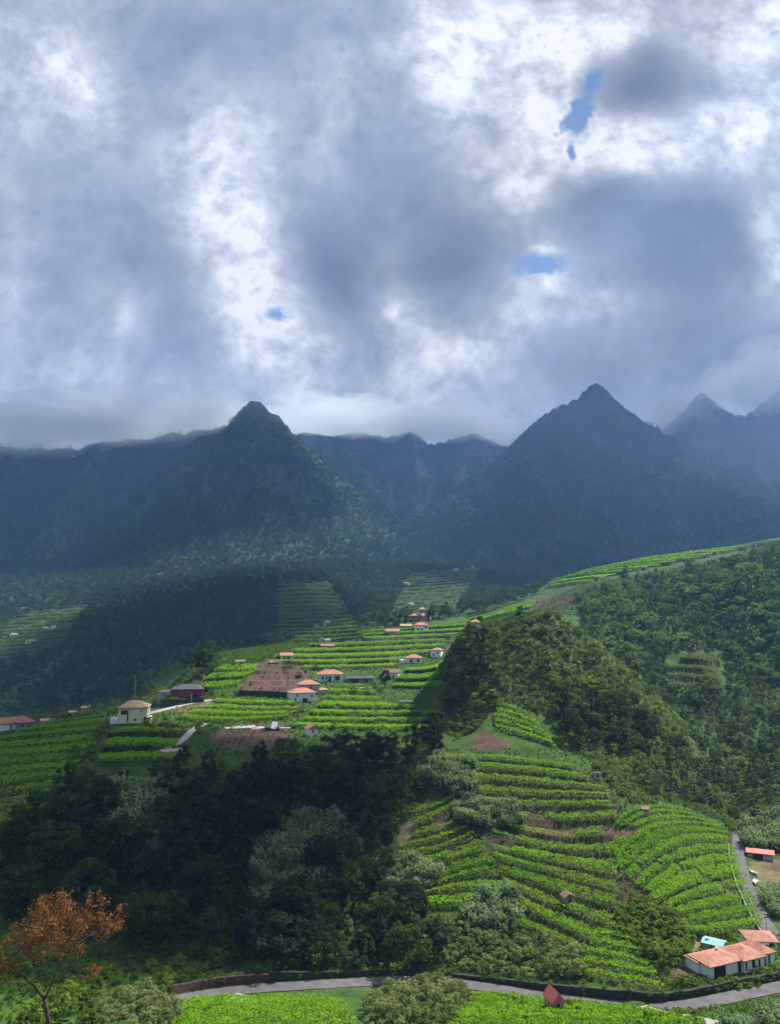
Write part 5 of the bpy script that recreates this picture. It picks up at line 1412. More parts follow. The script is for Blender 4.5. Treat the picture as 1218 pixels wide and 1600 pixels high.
# ------------------------------------------------------------------ trees and shrubs
LEFT_WOOD = [(0, 1340), (55, 1280), (160, 1240), (240, 1226), (340, 1212), (420, 1208), (560, 1190), (655, 1194), (665, 1240), (622, 1300), (600, 1370), (640, 1440), (700, 1500), (650, 1522), (440, 1518), (390, 1500), (200, 1480), (0, 1440)]
SUNNY = [(500, 1330), (600, 1310), (610, 1380), (650, 1440), (705, 1500), (650, 1524), (470, 1518), (440, 1450)]
CANES1 = [(470, 1290), (560, 1280), (560, 1330), (480, 1440), (390, 1450), (400, 1340)]
CANES0 = [(170, 1235), (255, 1240), (260, 1310), (225, 1400), (175, 1330)]
def wood(poly, n, sp, seed, protos, name, parts, s0, s1, label, cat, group=None, avoid=(), sz=1.0):
    for q in scatter(poly, n, sp, seed, avoid):
        plant(protos, name, parts, q[0], q[1], q[2] - .15, random.uniform(s0, s1), label, cat, group, sz * random.uniform(.85, 1.2))


TP = ('crown', 'trunk'); SPp = ('foliage', 'stem')
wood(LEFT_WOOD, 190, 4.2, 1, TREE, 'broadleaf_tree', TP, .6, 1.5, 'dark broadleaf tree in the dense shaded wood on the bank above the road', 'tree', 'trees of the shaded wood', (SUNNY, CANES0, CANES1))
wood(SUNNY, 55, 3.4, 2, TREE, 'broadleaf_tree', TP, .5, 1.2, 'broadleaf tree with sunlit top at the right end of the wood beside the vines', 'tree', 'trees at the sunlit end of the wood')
wood(CANES1, 60, 2.2, 3, CANE, 'cane_clump', ('foliage',), .8, 1.3, 'tall blue green cane clump in the shaded wood', 'cane', 'cane clumps in the shaded wood')
wood(CANES0, 30, 2.2, 4, CANE, 'cane_clump', ('foliage',), .8, 1.3, 'tall blue green cane clump in the shaded wood', 'cane', 'cane clumps in the shaded wood')
wood([(690, 1196), (735, 1200), (742, 1240), (700, 1246), (662, 1215)], 26, 1.8, 5, CANE, 'cane_clump', ('foliage',), .6, .95, 'feathery pale cane clump between the wood and the upper vine rows', 'cane', 'cane clumps beside the upper vines')
wood([(715, 1255), (800, 1262), (818, 1290), (760, 1300), (712, 1284)], 26, 1.8, 6, CANE, 'cane_clump', ('foliage',), .5, .8, 'pale green cane clump on the bank in the middle of the vineyard', 'cane', 'cane clumps on the bank in the vineyard')
wood([(592, 1352), (655, 1352), (690, 1370), (670, 1392), (600, 1388)], 24, 1.6, 7, CANE, 'cane_clump', ('foliage',), .5, .75, 'sunlit yellowish cane clump at the edge of the dark trees', 'cane', 'cane clumps beside the dark trees')
wood([(740, 1410), (800, 1400), (806, 1440), (780, 1460), (730, 1440)], 26, 1.7, 8, CANE, 'cane_clump', ('foliage',), .55, .85, 'grey green cane clump left of the lower vine rows', 'cane', 'cane clumps left of the lower vines')
wood([(690, 1440), (760, 1440), (830, 1470), (915, 1500), (905, 1535), (790, 1528), (700, 1515)], 70, 2.0, 9, PSHRUB, 'pale_shrub', SPp, .6, 1.25, 'pale rounded shrub on the bank above the road below the vineyard', 'shrub', 'pale shrubs above the road')
MOUND = [(962, 1422), (1000, 1416), (1040, 1430), (1070, 1462), (1078, 1496), (1060, 1512), (1010, 1498), (975, 1470)]
wood(MOUND, 48, 1.9, 10, SHRUB, 'shrub', SPp, .9, 1.5, 'dark leafy shrub on the overgrown mound above the long white house', 'shrub', 'shrubs of the overgrown mound')
wood([(1000, 1420), (1040, 1428), (1062, 1455), (1040, 1450)], 12, 1.8, 11, PSHRUB, 'pale_shrub', SPp, .6, .9, 'paler shrub on the sunny crown of the overgrown mound', 'shrub', 'pale shrubs on the mound')
wood(KNOLL, 130, 3.2, 12, SHRUB, 'bush', SPp, .6, 1.6, 'bushy green shrub on the wooded knoll', 'shrub', 'shrubs of the wooded knoll', sz=1.1)
wood([(780, 965), (870, 962), (940, 1020), (1030, 1090), (1080, 1170), (1000, 1180), (900, 1090), (850, 1010)], 50, 3.0, 112, PSHRUB, 'pale_shrub', SPp, .7, 1.3, 'paler sunlit shrub on the crest and right flank of the knoll', 'shrub', 'pale shrubs of the knoll')
wood([(870, 1110), (950, 1095), (1010, 1120), (1070, 1180), (980, 1185), (900, 1170)], 40, 3.6, 13, TREE, 'broadleaf_tree', TP, .7, 1.15, 'rounded tree on the right flank of the knoll above the vines', 'tree', 'trees on the right flank of the knoll')
wood([(690, 1130), (740, 1090), (770, 1060), (760, 1010), (700, 1040)], 18, 4, 14, TREE, 'broadleaf_tree', TP, .6, 1.0, 'dark tree on the shaded left flank of the knoll', 'tree', 'trees on the left flank of the knoll')
wood([(930, 1185), (985, 1190), (1000, 1240), (965, 1245), (935, 1210)], 22, 2.2, 15, PSHRUB, 'pale_shrub', SPp, .5, .9, 'pale shrub bordering the upper right corner of the vineyard', 'shrub', 'pale shrubs at the vineyard corner')
GLADE = [(1035, 1018), (1132, 1014), (1140, 1085), (1045, 1080)]
OPEN = [(1010, 1195), (1230, 1190), (1230, 1280), (1150, 1285), (1060, 1250)]
wood([(1000, 1150), (1100, 1090), (1230, 1060), (1230, 1240), (1100, 1240)], 36, 6.5, 16, STREE, 'slope_tree', TP, .5, .9, 'round tree low on the hazy wooded slope at the right', 'tree', 'trees low on the right hand slope', (GLADE, KNOLL))
wood([(900, 935), (1000, 906), (1140, 880), (1230, 866), (1230, 1060), (1000, 1110), (1000, 1060), (905, 975)], 160, 7.2, 17, STREE, 'slope_tree', TP, .75, 1.25, 'crowded round tree in the dark hazy wood under the ridge terraces', 'tree', 'trees under the ridge terraces', (GLADE, KNOLL))
wood(OPEN, 90, 3.4, 18, SHRUB, 'bush', SPp, .7, 1.3, 'low green shrub in the scrub right of the upper vineyard', 'shrub', 'shrubs of the scrub beside the vineyard')
wood([(1155, 1285), (1230, 1280), (1230, 1335), (1165, 1330)], 30, 2.6, 19, CANE, 'cane_clump', ('foliage',), .7, 1.0, 'grey green cane clump above the red roofed shed by the side road', 'cane', 'cane clumps above the red roofed shed')
wood([(1188, 1395), (1230, 1392), (1230, 1440), (1205, 1430)], 18, 2.0, 20, CANE, 'cane_clump', ('foliage',), .5, .8, 'small cane clump beside the yard of the side road', 'cane', 'cane clumps by the yard')
# plateau
wood([(290, 1060), (312, 1030), (330, 1035), (322, 1062)], 6, 4, 21, TREE, 'broadleaf_tree', TP, 1.2, 1.7, 'tall dark tree behind the dark red house', 'tree', 'tall trees behind the dark red house', sz=1.3)
wood([(595, 1082), (612, 1082), (614, 1074), (598, 1072)], 1, 2, 22, TREE, 'broadleaf_tree', TP, 1.0, 1.2, 'single dark round tree below the old white cottage', 'tree')
for (poly, n, g) in [([(230, 1106), (262, 1092), (340, 1080), (370, 1086), (340, 1092), (262, 1104)], 14, 'round the dark red house'), ([(460, 1128), (560, 1132), (690, 1132), (690, 1160), (500, 1160)], 26, 'on the bank above the wood'), ([(90, 1200), (160, 1130), (172, 1140), (130, 1230)], 18, 'on the spine of the left slope'),
                     ([(300, 1135), (345, 1133), (340, 1150), (312, 1150)], 6, 'beside the footpath'), ([(220, 1128), (300, 1132), (280, 1146), (220, 1142)], 8, 'in the garden of the cream house'), ([(430, 1048), (500, 1036), (500, 1054), (440, 1060)], 6, 'above the pale blue house'),
                     ([(545, 1076), (600, 1066), (604, 1096), (560, 1092)], 8, 'below the dark shed'), ([(240, 1204), (420, 1190), (560, 1176), (560, 1190), (300, 1214)], 26, 'along the upper edge of the wood')]:
    wood(poly, n, 2.6, 30 + n, SHRUB, 'shrub', SPp, .6, 1.2, 'dark green shrub ' + g, 'shrub', 'shrubs ' + g)
wood([(655, 1180), (690, 1150), (690, 1185), (665, 1196)], 5, 3, 45, TREE, 'broadleaf_tree', TP, .8, 1.1, 'upright dark tree between the wood and the knoll', 'tree', 'trees between wood and knoll', sz=1.2)
# around the long house
wood([(1112, 1541), (1160, 1531), (1215, 1511), (1225, 1524), (1165, 1545), (1116, 1552)], 46, 1.0, 50, SHRUB, 'shrub', SPp, .35, .7, 'clipped green bush in the hedge before the long white house', 'shrub', 'hedge bushes before the long white house')
wood([(1040, 1534), (1110, 1530), (1112, 1546), (1040, 1554)], 24, 1.1, 51, SHRUB, 'shrub', SPp, .4, .6, 'yellowish bush at the edge of the brown plot by the long house', 'shrub', 'bushes at the brown plot')
wood([(1075, 1462), (1105, 1455), (1150, 1470), (1178, 1482), (1140, 1497), (1100, 1492)], 12, 2.0, 52, SHRUB, 'shrub', SPp, .4, .8, 'small bush in the yard behind the long white house', 'shrub', 'bushes behind the long white house')
wood([(1192, 1478), (1218, 1470), (1222, 1495), (1205, 1500)], 6, 1.6, 53, SHRUB, 'shrub', SPp, .5, .8, 'bush beside the small outbuilding', 'shrub', 'bushes beside the outbuilding')
# foreground
wood([(540, 1612), (575, 1580), (605, 1558), (660, 1542), (740, 1546), (730, 1575), (690, 1612)], 46, 1.5, 54, PSHRUB, 'pale_shrub', SPp, .8, 1.35, 'pale yellow green shrub in the foreground clump below the road', 'shrub', 'pale shrubs of the foreground clump')
wood([(30, 1606), (60, 1570), (130, 1560), (160, 1606)], 14, 1.9, 55, SHRUB, 'shrub', SPp, .9, 1.4, 'rounded light green shrub at the foot of the rust coloured tree', 'shrub', 'light green shrubs by the rust coloured tree')
wood([(160, 1606), (170, 1560), (215, 1548), (270, 1562), (275, 1606)], 20, 1.7, 56, PSHRUB, 'pale_shrub', SPp, .8, 1.2, 'whitish green shrub left of the foreground field', 'shrub', 'whitish shrubs left of the field')
wood([(0, 1520), (130, 1490), (270, 1490), (380, 1500), (280, 1545), (180, 1540), (60, 1560), (0, 1570)], 50, 2.8, 57, SHRUB, 'shrub', SPp, .5, 1.0, 'low dark shrub on the shaded meadow left of the road', 'shrub', 'shrubs of the shaded meadow')
wood([(1095, 1638), (1150, 1612), (1200, 1598), (1240, 1590), (1240, 1638)], 40, 1.6, 58, CANE, 'cane_clump', ('foliage',), .45, .7, 'bright leafy cane clump in the bottom corner by the road', 'cane', 'cane clumps in the bottom corner')
wood([(1000, 1600), (1060, 1590), (1100, 1600), (1100, 1612), (1000, 1612)], 10, 1.6, 59, SHRUB, 'shrub', SPp, .5, .8, 'dark bush beside the track in the foreground', 'shrub', 'bushes beside the track')
wood([(640, 1546), (740, 1553), (830, 1567), (905, 1577), (905, 1588), (830, 1578), (740, 1563), (640, 1556)], 46, 1.1, 61, SHRUB, 'shrub', SPp, .35, .62, 'leafy bush between the road and the foreground vines', 'shrub', 'bushes between road and foreground vines')
RUSTB = [crown_mesh('foliage', M['rust'], 260 + i, 3.2, 2.2, -0.2, 12, 260, 0.36) for i in range(2)]
for q in scatter([(585, 1600), (600, 1578), (645, 1572), (660, 1596), (640, 1606)], 5, 1.4, 60):
    plant(RUSTB, 'shrub', ('foliage',), q[0], q[1], q[2], .7, 'rust brown dry shrub in the pale foreground clump', 'shrub', 'dry shrubs in the foreground clump')
print('PLANTS', NTREES)


# rust coloured tree in the foreground
def rust_tree():
    r0 = 92.0
    def q(px, py, dy=0.0): return ray_r(px, py, r0 + dy)
    b = q(80, 1660); bz = float(zat(b[0], b[1]))
    o0 = np.array([b[0], b[1], bz]); k = r0 / math.cos(math.radians(20)) / FPX
    root = link('rust_tree', None, loc=o0); tag(root, 'forked tree with rust orange dry leaves in the near left corner', 'tree')
    tr = MB()
    tr.tube([(0, 0, -1), (0.1, 0, (q(78, 1620)[2] - bz) * .6), q(77, 1600) - o0, q(70, 1562) - o0], [.34, .30, .24, .2], 9)
    tr.build('trunk', M['bark'], root, True)
    L = [([(70, 1562), (58, 1545), (42, 1530), (22, 1512), (5, 1500), (-15, 1490)], .15, 0), ([(70, 1562), (80, 1540), (88, 1520), (95, 1505), (104, 1490), (108, 1468)], .16, 1), ([(104, 1490), (85, 1474), (68, 1455), (60, 1430)], .08, 1), ([(104, 1488), (128, 1470), (150, 1455), (172, 1442), (188, 1425)], .08, 2),
         ([(108, 1470), (122, 1445), (140, 1420), (150, 1403)], .07, 0), ([(108, 1470), (100, 1445), (95, 1420)], .06, -1), ([(85, 1474), (60, 1468), (38, 1462), (28, 1450)], .05, 0), ([(92, 1525), (110, 1517), (125, 1516), (142, 1518)], .06, -1.5), ([(42, 1530), (30, 1500), (10, 1485)], .06, -1), ([(22, 1512), (12, 1520), (0, 1524)], .05, 1), ([(120, 1514), (110, 1500), (104, 1488)], .03, -1)]
    for (pl, rad, dy) in L:
        n = len(pl)
        MB().tube([q(x, y, dy * i / (n - 1)) - o0 for i, (x, y) in enumerate(pl)], [rad * (1 - .75 * i / (n - 1)) for i in range(n)], 6).build('limb', M['bark'], root, True)
    CL = [(60, 1440, 32), (88, 1428, 32), (40, 1458, 20), (110, 1452, 34), (75, 1468, 30), (135, 1452, 26), (148, 1422, 20), (163, 1452, 16), (183, 1436, 15), (191, 1420, 8), (30, 1450, 12), (45, 1478, 15), (95, 1482, 16), (140, 1518, 11), (150, 1516, 8), (8, 1488, 18), (-5, 1515, 20), (147, 1402, 10), (95, 1404, 10), (72, 1412, 12), (120, 1478, 14), (28, 1500, 10)]
    rg = np.random.default_rng(77); Ps, Ns, Ts = [], [], []
    for (x, y, rd) in CL:
        c = q(x, y, rg.normal() * .6) - o0; rad = rd * k; n = int(145 * rad * rad) + 45
        sub = rg.normal(size=(9, 3)); sub /= np.linalg.norm(sub, axis=1)[:, None]; sub *= rad * .72
        d = rg.normal(size=(n, 3)); d /= np.linalg.norm(d, axis=1)[:, None]
        kk = rg.integers(0, 9, n)
        Ps.append(c + sub[kk] + d * rad * .5 * rg.random((n, 1)) ** .5); Ns.append(d + np.array([0, 0, .3])); Ts.append(np.clip(.3 + .5 * rg.random(n) + .2 * (rg.random(9)[kk] - .5), 0, 1))
    P = np.concatenate(Ps); Nn = np.concatenate(Ns)
    Vv, F = leaf_quads(P, Nn, .21, .5, 5)
    link('foliage', mesh_np('foliage', Vv, F, M['rust'], False, {'tint': ('FACE', 'FLOAT', np.concatenate(Ts))}), root)


rust_tree()


# far woods: too many trees to count
def far_wood(name, P, scales, protos_me, label, holder_label=None):
    me = bpy.data.meshes.new(name)
    me.vertices.add(len(P)); me.vertices.foreach_set('co', np.ascontiguousarray(P, np.float32).ravel())
    a = me.attributes.new('size', 'FLOAT', 'POINT'); a.data.foreach_set('value', np.ascontiguousarray(scales, np.float32))
    o = link(name, me); tag(o, label, kind='stuff')
    ng = bpy.data.node_groups.new(name, 'GeometryNodeTree')
    ng.interface.new_socket('Geometry', in_out='INPUT', socket_type='NodeSocketGeometry'); ng.interface.new_socket('Geometry', in_out='OUTPUT', socket_type='NodeSocketGeometry')
    N, Lk = ng.nodes.new, ng.links.new
    gi, go = N('NodeGroupInput'), N('NodeGroupOutput')
    join = N('GeometryNodeJoinGeometry')
    for src in protos_me:
        oi = N('GeometryNodeObjectInfo'); oi.inputs['Object'].default_value = src; oi.inputs['As Instance'].default_value = True
        Lk(oi.outputs['Geometry'], join.inputs[0])
    ip = N('GeometryNodeInstanceOnPoints'); ip.inputs['Pick Instance'].default_value = True
    rv = N('FunctionNodeRandomValue'); rv.data_type = 'FLOAT_VECTOR'; rv.inputs[1].default_value = (0.15, 0.15, 6.28)
    at = N('GeometryNodeInputNamedAttribute'); at.data_type = 'FLOAT'; at.inputs['Name'].default_value = 'size'
    Lk(gi.outputs[0], ip.inputs['Points']); Lk(join.outputs[0], ip.inputs['Instance']); Lk(rv.outputs[0], ip.inputs['Rotation']); Lk(at.outputs[0], ip.inputs['Scale'])
    Lk(ip.outputs[0], go.inputs[0])
    md = o.modifiers.new('scatter', 'NODES'); md.node_group = ng
    return o


VALLEY = [(-30, 1130), (60, 1075), (120, 1020), (230, 960), (330, 925), (430, 905), (600, 880), (760, 880), (880, 890), (830, 935), (745, 962), (560, 985), (440, 1008), (330, 1016), (250, 1040), (230, 1090), (60, 1112)]
TPOLY = [[tuple(p) for p in TERR[k]['g'][0]] + [tuple(p) for p in TERR[k]['g'][-1]][::-1] for k in ('valley', 'head', 'far_west')]
first = []
q = scatter(VALLEY, 200, 13, 70, TPOLY)
for i, p in enumerate(q):
    o = plant(VTREE, 'valley_tree', TP, p[0], p[1], p[2] - .3, random.uniform(.9, 1.6), 'dark round tree in the shaded woods of the valley behind the plateau', 'tree', 'trees in the valley woods')
SRC = [c for c in [o for o in SC.objects if o.name.startswith('valley_tree')][0].children if c.name.startswith('crown')]
kinds = {}
for o in SC.objects:
    if o.name.startswith('crown') and o.parent and o.parent.name.startswith('valley_tree'): kinds.setdefault(o.data.name, o)
srcs = list(kinds.values())[:4]
P = np.array(scatter(VALLEY + [], 3200, 6.5, 71, TPOLY) + scatter([(-40, 960), (100, 930), (430, 885), (600, 870), (900, 880), (900, 900), (740, 930), (600, 985), (430, 915), (200, 985), (60, 1060), (-40, 1120)], 2600, 7.5, 171, TPOLY))
far_wood('valley_woods', P, np.random.default_rng(1).uniform(.6, 1.3, len(P)), srcs, 'dense dark woods filling the valley behind the plateau')
P = np.array(scatter(SLOPE, 1300, 4.0, 72, [GLADE]))
far_wood('slope_scrub', P, np.random.default_rng(2).uniform(.25, .6, len(P)), srcs, 'undergrowth between the trees of the right hand slope')
bsrc = {}
for o in SC.objects:
    if o.name.startswith('foliage') and o.parent and o.parent.name.startswith('bush'): bsrc.setdefault(o.data.name, o)
bsrc = list(bsrc.values())[:4]
psrc = {}
for o in SC.objects:
    if o.name.startswith('foliage') and o.parent and o.parent.name.startswith('pale_shrub'): psrc.setdefault(o.data.name, o)
mixsrc = bsrc[:2] + list(psrc.values())[:2]
MIXED = ('open_scrub', 'right_slope_scrub', 'ridge_scrub', 'bank_weeds')
for (nm, poly, n, sp_, sd, a_, b_, lab) in [('ridge_scrub', [(750, 985), (835, 950), (900, 915), (1040, 890), (1230, 850), (1230, 868), (1100, 886), (1000, 905), (900, 935), (890, 960), (800, 958)], 1500, 1.8, 89, .2, .6, 'scrub along the ridge below the terrace rows'), ('crest_scrub', [(320, 1040), (345, 1008), (440, 995), (560, 985), (560, 1000), (470, 1012), (400, 1036), (340, 1062)], 1500, 1.6, 90, .25, .8, 'scrub along the far edge of the plateau'), ('knoll_scrub', KNOLL, 2000, 1.1, 80, .25, .7, 'low scrub covering the wooded knoll'), ('open_scrub', [(900, 1165), (985, 1185), (1090, 1190), (1230, 1190), (1230, 1330), (1160, 1340), (1130, 1285), (1060, 1255), (985, 1255), (950, 1225)], 4500, 1.25, 81, .3, .7, 'low scrub beside the upper vineyard'),
                                      ('valley_lip_scrub', [(60, 1112), (230, 1040), (330, 1008), (350, 1034), (300, 1075), (240, 1104), (100, 1130), (20, 1125)], 3000, 2.0, 87, .5, 1.3, 'scrub on the slope dropping behind the cream house'), ('right_slope_scrub', SLOPE, 3200, 2.2, 88, .35, .9, 'scrub filling the gaps on the right hand slope'), ('wood_undergrowth', LEFT_WOOD, 900, 1.6, 82, .4, .9, 'undergrowth between the trees of the shaded wood'), ('meadow_weeds', [(0, 1460), (300, 1480), (420, 1500), (640, 1520), (640, 1530), (430, 1536), (280, 1552), (0, 1600)], 700, 1.2, 83, .12, .3, 'rough weeds on the shaded meadow left of the road'),
                                      ('bank_weeds', [(690, 1162), (640, 1200), (690, 1170), (980, 1170), (1140, 1290), (1190, 1440), (1060, 1530), (900, 1540), (690, 1520), (620, 1400)], 3500, .9, 84, .10, .28, 'weeds on the terrace banks of the vineyard'),
                                      ('plateau_weeds', [(150, 1190), (240, 1120), (320, 1080), (430, 1030), (690, 1000), (690, 1160), (420, 1180)], 3500, 1.5, 85, .15, .40, 'weeds and bushes between the plateau terraces'),
                                      ('roadside_weeds', [(1030, 1545), (1230, 1520), (1230, 1600), (900, 1600), (640, 1600), (560, 1560), (640, 1545), (900, 1575)], 1500, .8, 86, .10, .28, 'weeds along the road in the foreground')]:
    P = np.array(scatter(poly, n, sp_, sd, [GLADE] + TPOLY))
    keep = np.ones(len(P), bool)
    for (rn, q_, w_, mt_) in road_q:
        for k0 in range(0, len(P), 400):
            keep[k0:k0 + 400] &= np.min(np.hypot(P[k0:k0 + 400, None, 0] - q_[None, :, 0], P[k0:k0 + 400, None, 1] - q_[None, :, 1]), 1) > w_ / 2 + .5
    if nm in ('plateau_weeds', 'bank_weeds'):
        ppx, ppy = project(P[:, 0], P[:, 1], P[:, 2])
        for (c, pl) in SOIL_PATCHES: keep &= ~(in_poly(ppx, ppy, pl) & (np.random.default_rng(5).random(len(P)) < .8))
    P = P[keep]
    far_wood(nm, P, np.random.default_rng(sd).uniform(a_, b_, len(P)), mixsrc if nm in MIXED else bsrc, lab)
# creepers hanging on the road walls
cp_ = []
rgc = np.random.default_rng(123)
for x0, x1, off, h0, h1 in ((278, 425, 2.75, 1.0, 1.4), (424, 640, 2.85, .5, 1.1), (690, 907, 2.55, .3, 1.2), (906, 1044, 2.6, .7, 1.4), (1043, 1235, 2.6, .6, 1.1)):
    q_ = span(x0, x1); n_ = ribbon(q_, 0)
    for k_ in range(int(len(q_) * 1.1)):
        i_ = rgc.integers(0, len(q_)); cp_.append(np.array([*(q_[i_, :2] + n_[i_] * (off + rgc.uniform(-.35, .7))), q_[i_, 2] + rgc.uniform(h0, h1) - .45]))
far_wood('wall_creepers', np.array(cp_), rgc.uniform(.12, .36, len(cp_)), bsrc, 'creepers and weeds hanging over the road walls')
# mountain woods
MT = [(-40, 690), (120, 700), (380, 650), (480, 680), (640, 680), (800, 690), (930, 600), (1060, 690), (1100, 615), (1250, 600), (1250, 850), (1100, 870), (900, 890), (600, 890), (430, 910), (100, 950), (-40, 980)]
P = np.array(scatter(MT, 22000, 5.8, 73))
rr = np.hypot(P[:, 0], P[:, 1]); P = P[rr > 1150]; rr = rr[rr > 1150]
kz = np.clip(np.searchsorted(R, rr), 0, NR - 1); kc = np.clip(np.round((np.arctan2(P[:, 0], P[:, 1]) + AZ0) / (2 * AZ0) * (NC - 1)).astype(int), 0, NC - 1)
P = P[np.random.default_rng(8).random(len(P)) > rk[kz, kc] * .5]
far_wood('mountain_woods', P - np.array([0, 0, 1.5]), np.random.default_rng(3).uniform(.6, 1.5, len(P)), srcs, 'bushes and trees covering the mountain sides')

# ------------------------------------------------------------------ unseen clouds added towards the sun, shaped to shade chosen parts of the valley
def shade_cloud_material(name, cover):
    m, nt, out = new_mat(name)
    N, Lk = nt.nodes.new, nt.links.new
    d = N('ShaderNodeBsdfDiffuse'); d.inputs['Color'].default_value = (.85, .86, .88, 1)
    t = N('ShaderNodeBsdfTranslucent'); t.inputs['Color'].default_value = (.8, .82, .86, 1)
    a = N('ShaderNodeMixShader'); a.inputs[0].default_value = .5; Lk(d.outputs[0], a.inputs[1]); Lk(t.outputs[0], a.inputs[2])
    tr = N('ShaderNodeBsdfTransparent'); b = N('ShaderNodeMixShader'); b.inputs[0].default_value = cover
    Lk(tr.outputs[0], b.inputs[1]); Lk(a.outputs[0], b.inputs[2]); Lk(b.outputs[0], out.inputs[0])
    return m


M['cloud'] = shade_cloud_material('added_shade_cloud', .72); M['thin_shade_cloud'] = shade_cloud_material('added_thin_shade_cloud', .42)


def cloud(gx, gy, gz, slant, rx, ry, rot, seed, thick=.22):
    c = np.array([gx, gy, gz]) + LDIR * slant
    nu, nv = 56, 24
    u = np.linspace(0, 2 * math.pi, nu, endpoint=False); v = np.linspace(0, math.pi, nv)
    U, Vv = np.meshgrid(u, v)
    x, y, z = np.sin(Vv) * np.cos(U), np.sin(Vv) * np.sin(U), np.cos(Vv)
    edge = 1 + .28 * (fbm(x * 1.6 + seed, y * 1.6 + z, 4, seed) - .5) * 2
    lump = fbm(x * 3 + seed * 3, y * 3 + z * 2, 4, seed + 5)
    zz = np.where(z > 0, z * (.5 + lump), z * .35)
    P = np.stack([x * edge * rx, y * edge * ry, zz * thick * (rx + ry) / 2], -1)
    ca, sa = math.cos(math.radians(rot)), math.sin(math.radians(rot))
    P = np.stack([P[..., 0] * ca - P[..., 1] * sa, P[..., 0] * sa + P[..., 1] * ca, P[..., 2]], -1).reshape(-1, 3)
    ii = np.arange(nu * nv).reshape(nv, nu)
    F = np.stack([ii[:-1], ii[1:], np.roll(ii, -1, 1)[1:], np.roll(ii, -1, 1)[:-1]], -1).reshape(-1, 4)
    return tag(link('cloud', mesh_np('cloud', P, F, M['thin_shade_cloud' if slant > 8000 and gx > -500 else 'cloud'], True), loc=c), 'unseen cloud added towards the sun to shade the land below', kind='stuff')


# (point shaded, distance towards the sun, half widths, turn)
SHADE = [(-95, 195, -60, 2600, 88, 62, 0), (-192, 250, -60, 2600, 84, 62, 0), (-25, 208, -50, 2600, 22, 26, 0),
         (330, 560, 10, 3600, 85, 80, 0),
         (-250, 790, -60, 6500, 160, 290, 20), (330, 1150, 30, 6500, 300, 190, 0),
         (-1010, 1610, 200, 9000, 890, 255, 9), (210, 2580, 350, 9000, 640, 680, 0), (760, 2300, 350, 9000, 470, 700, 0), (1950, 2900, 500, 9000, 520, 800, 0), (480, 1700, 150, 9000, 500, 280, 10)]
for i, s_ in enumerate(SHADE): cloud(*s_, seed=11 + i)

# ------------------------------------------------------------------ low cloud caught on the ridges
mm, nt, out = new_mat('mist')
pv = nt.nodes.new('ShaderNodeVolumePrincipled'); pv.inputs['Color'].default_value = (.80, .84, .89, 1); pv.inputs['Density'].default_value = .0032; pv.inputs['Anisotropy'].default_value = .2
nt.links.new(pv.outputs[0], out.inputs['Volume'])


def mist(px, py, r, rx, ry, rz, seed, label):
    c = ray_r(px, py, r)
    nu, nv = 64, 32
    u = np.linspace(0, 2 * math.pi, nu, endpoint=False); v = np.linspace(0, math.pi, nv)
    U, Vv = np.meshgrid(u, v)
    x, y, z = np.sin(Vv) * np.cos(U), np.sin(Vv) * np.sin(U), np.cos(Vv)
    e = 1 + .55 * (fbm(np.cos(U) * 2.2 + seed + x, z * 2.2 + y, 5, seed) - .5) * 2 * np.sin(Vv) ** .5
    ii = np.arange(nu * nv).reshape(nv, nu)
    F = np.stack([ii[:-1], ii[1:], np.roll(ii, -1, 1)[1:], np.roll(ii, -1, 1)[:-1]], -1).reshape(-1, 4)
    root = None
    for k, (g, nm) in enumerate(((1.12, 'mist'), (.86, 'core'), (.62, 'core'))):
        P = np.stack([x * e * rx * g, y * e * ry * g, z * e * rz * g], -1).reshape(-1, 3) + np.array([0, 0, -rz * .12 * k])
        if k == 0: root = tag(link(nm, mesh_np(nm, P, F, mm, True), loc=c, rot=(0, 0, -math.atan2(c[0], c[1]))), label, kind='stuff')
        else: link(nm, mesh_np(nm, P, F, mm, True), root)


for i, a in enumerate([(20, 664, 2230, 330, 170, 78, 'bank of mist lying on the far left ridge'), (210, 650, 2200, 300, 150, 78, 'bank of mist behind the left shoulder of the broad mountain'), (325, 640, 2190, 105, 120, 62, 'wisp of mist left of the pointed summit'),
                       (545, 655, 3230, 330, 200, 80, 'bank of mist along the low far ridge'), (700, 662, 3180, 260, 200, 78, 'bank of mist over the small knobs of the far ridge'), (800, 676, 2980, 110, 140, 50, 'wisp of mist in the notch left of the pyramid peak'),
                       (1050, 650, 3250, 130, 120, 100, 'veil of mist between the pyramid peak and the spire'), (1140, 605, 3330, 160, 130, 90, 'veil of mist round the distant spire'), (1225, 590, 3230, 230, 140, 150, 'bank of mist hiding the far right summits')]):
    mist(*a[:6], seed=31 + i, label=a[6])

vm, nt, out = new_mat('added_light_veil')  # haze volume added to imitate sunbeams before the right hand peaks
pv = nt.nodes.new('ShaderNodeVolumePrincipled'); pv.inputs['Color'].default_value = (.55, .66, 1.0, 1); pv.inputs['Density'].default_value = 1.1e-4; pv.inputs['Anisotropy'].default_value = .25
nt.links.new(pv.outputs[0], out.inputs['Volume'])
mm = vm
mist(1160, 730, 2250, 520, 620, 420, 77, 'faint extra haze added to imitate sunlit air before the right hand peaks')

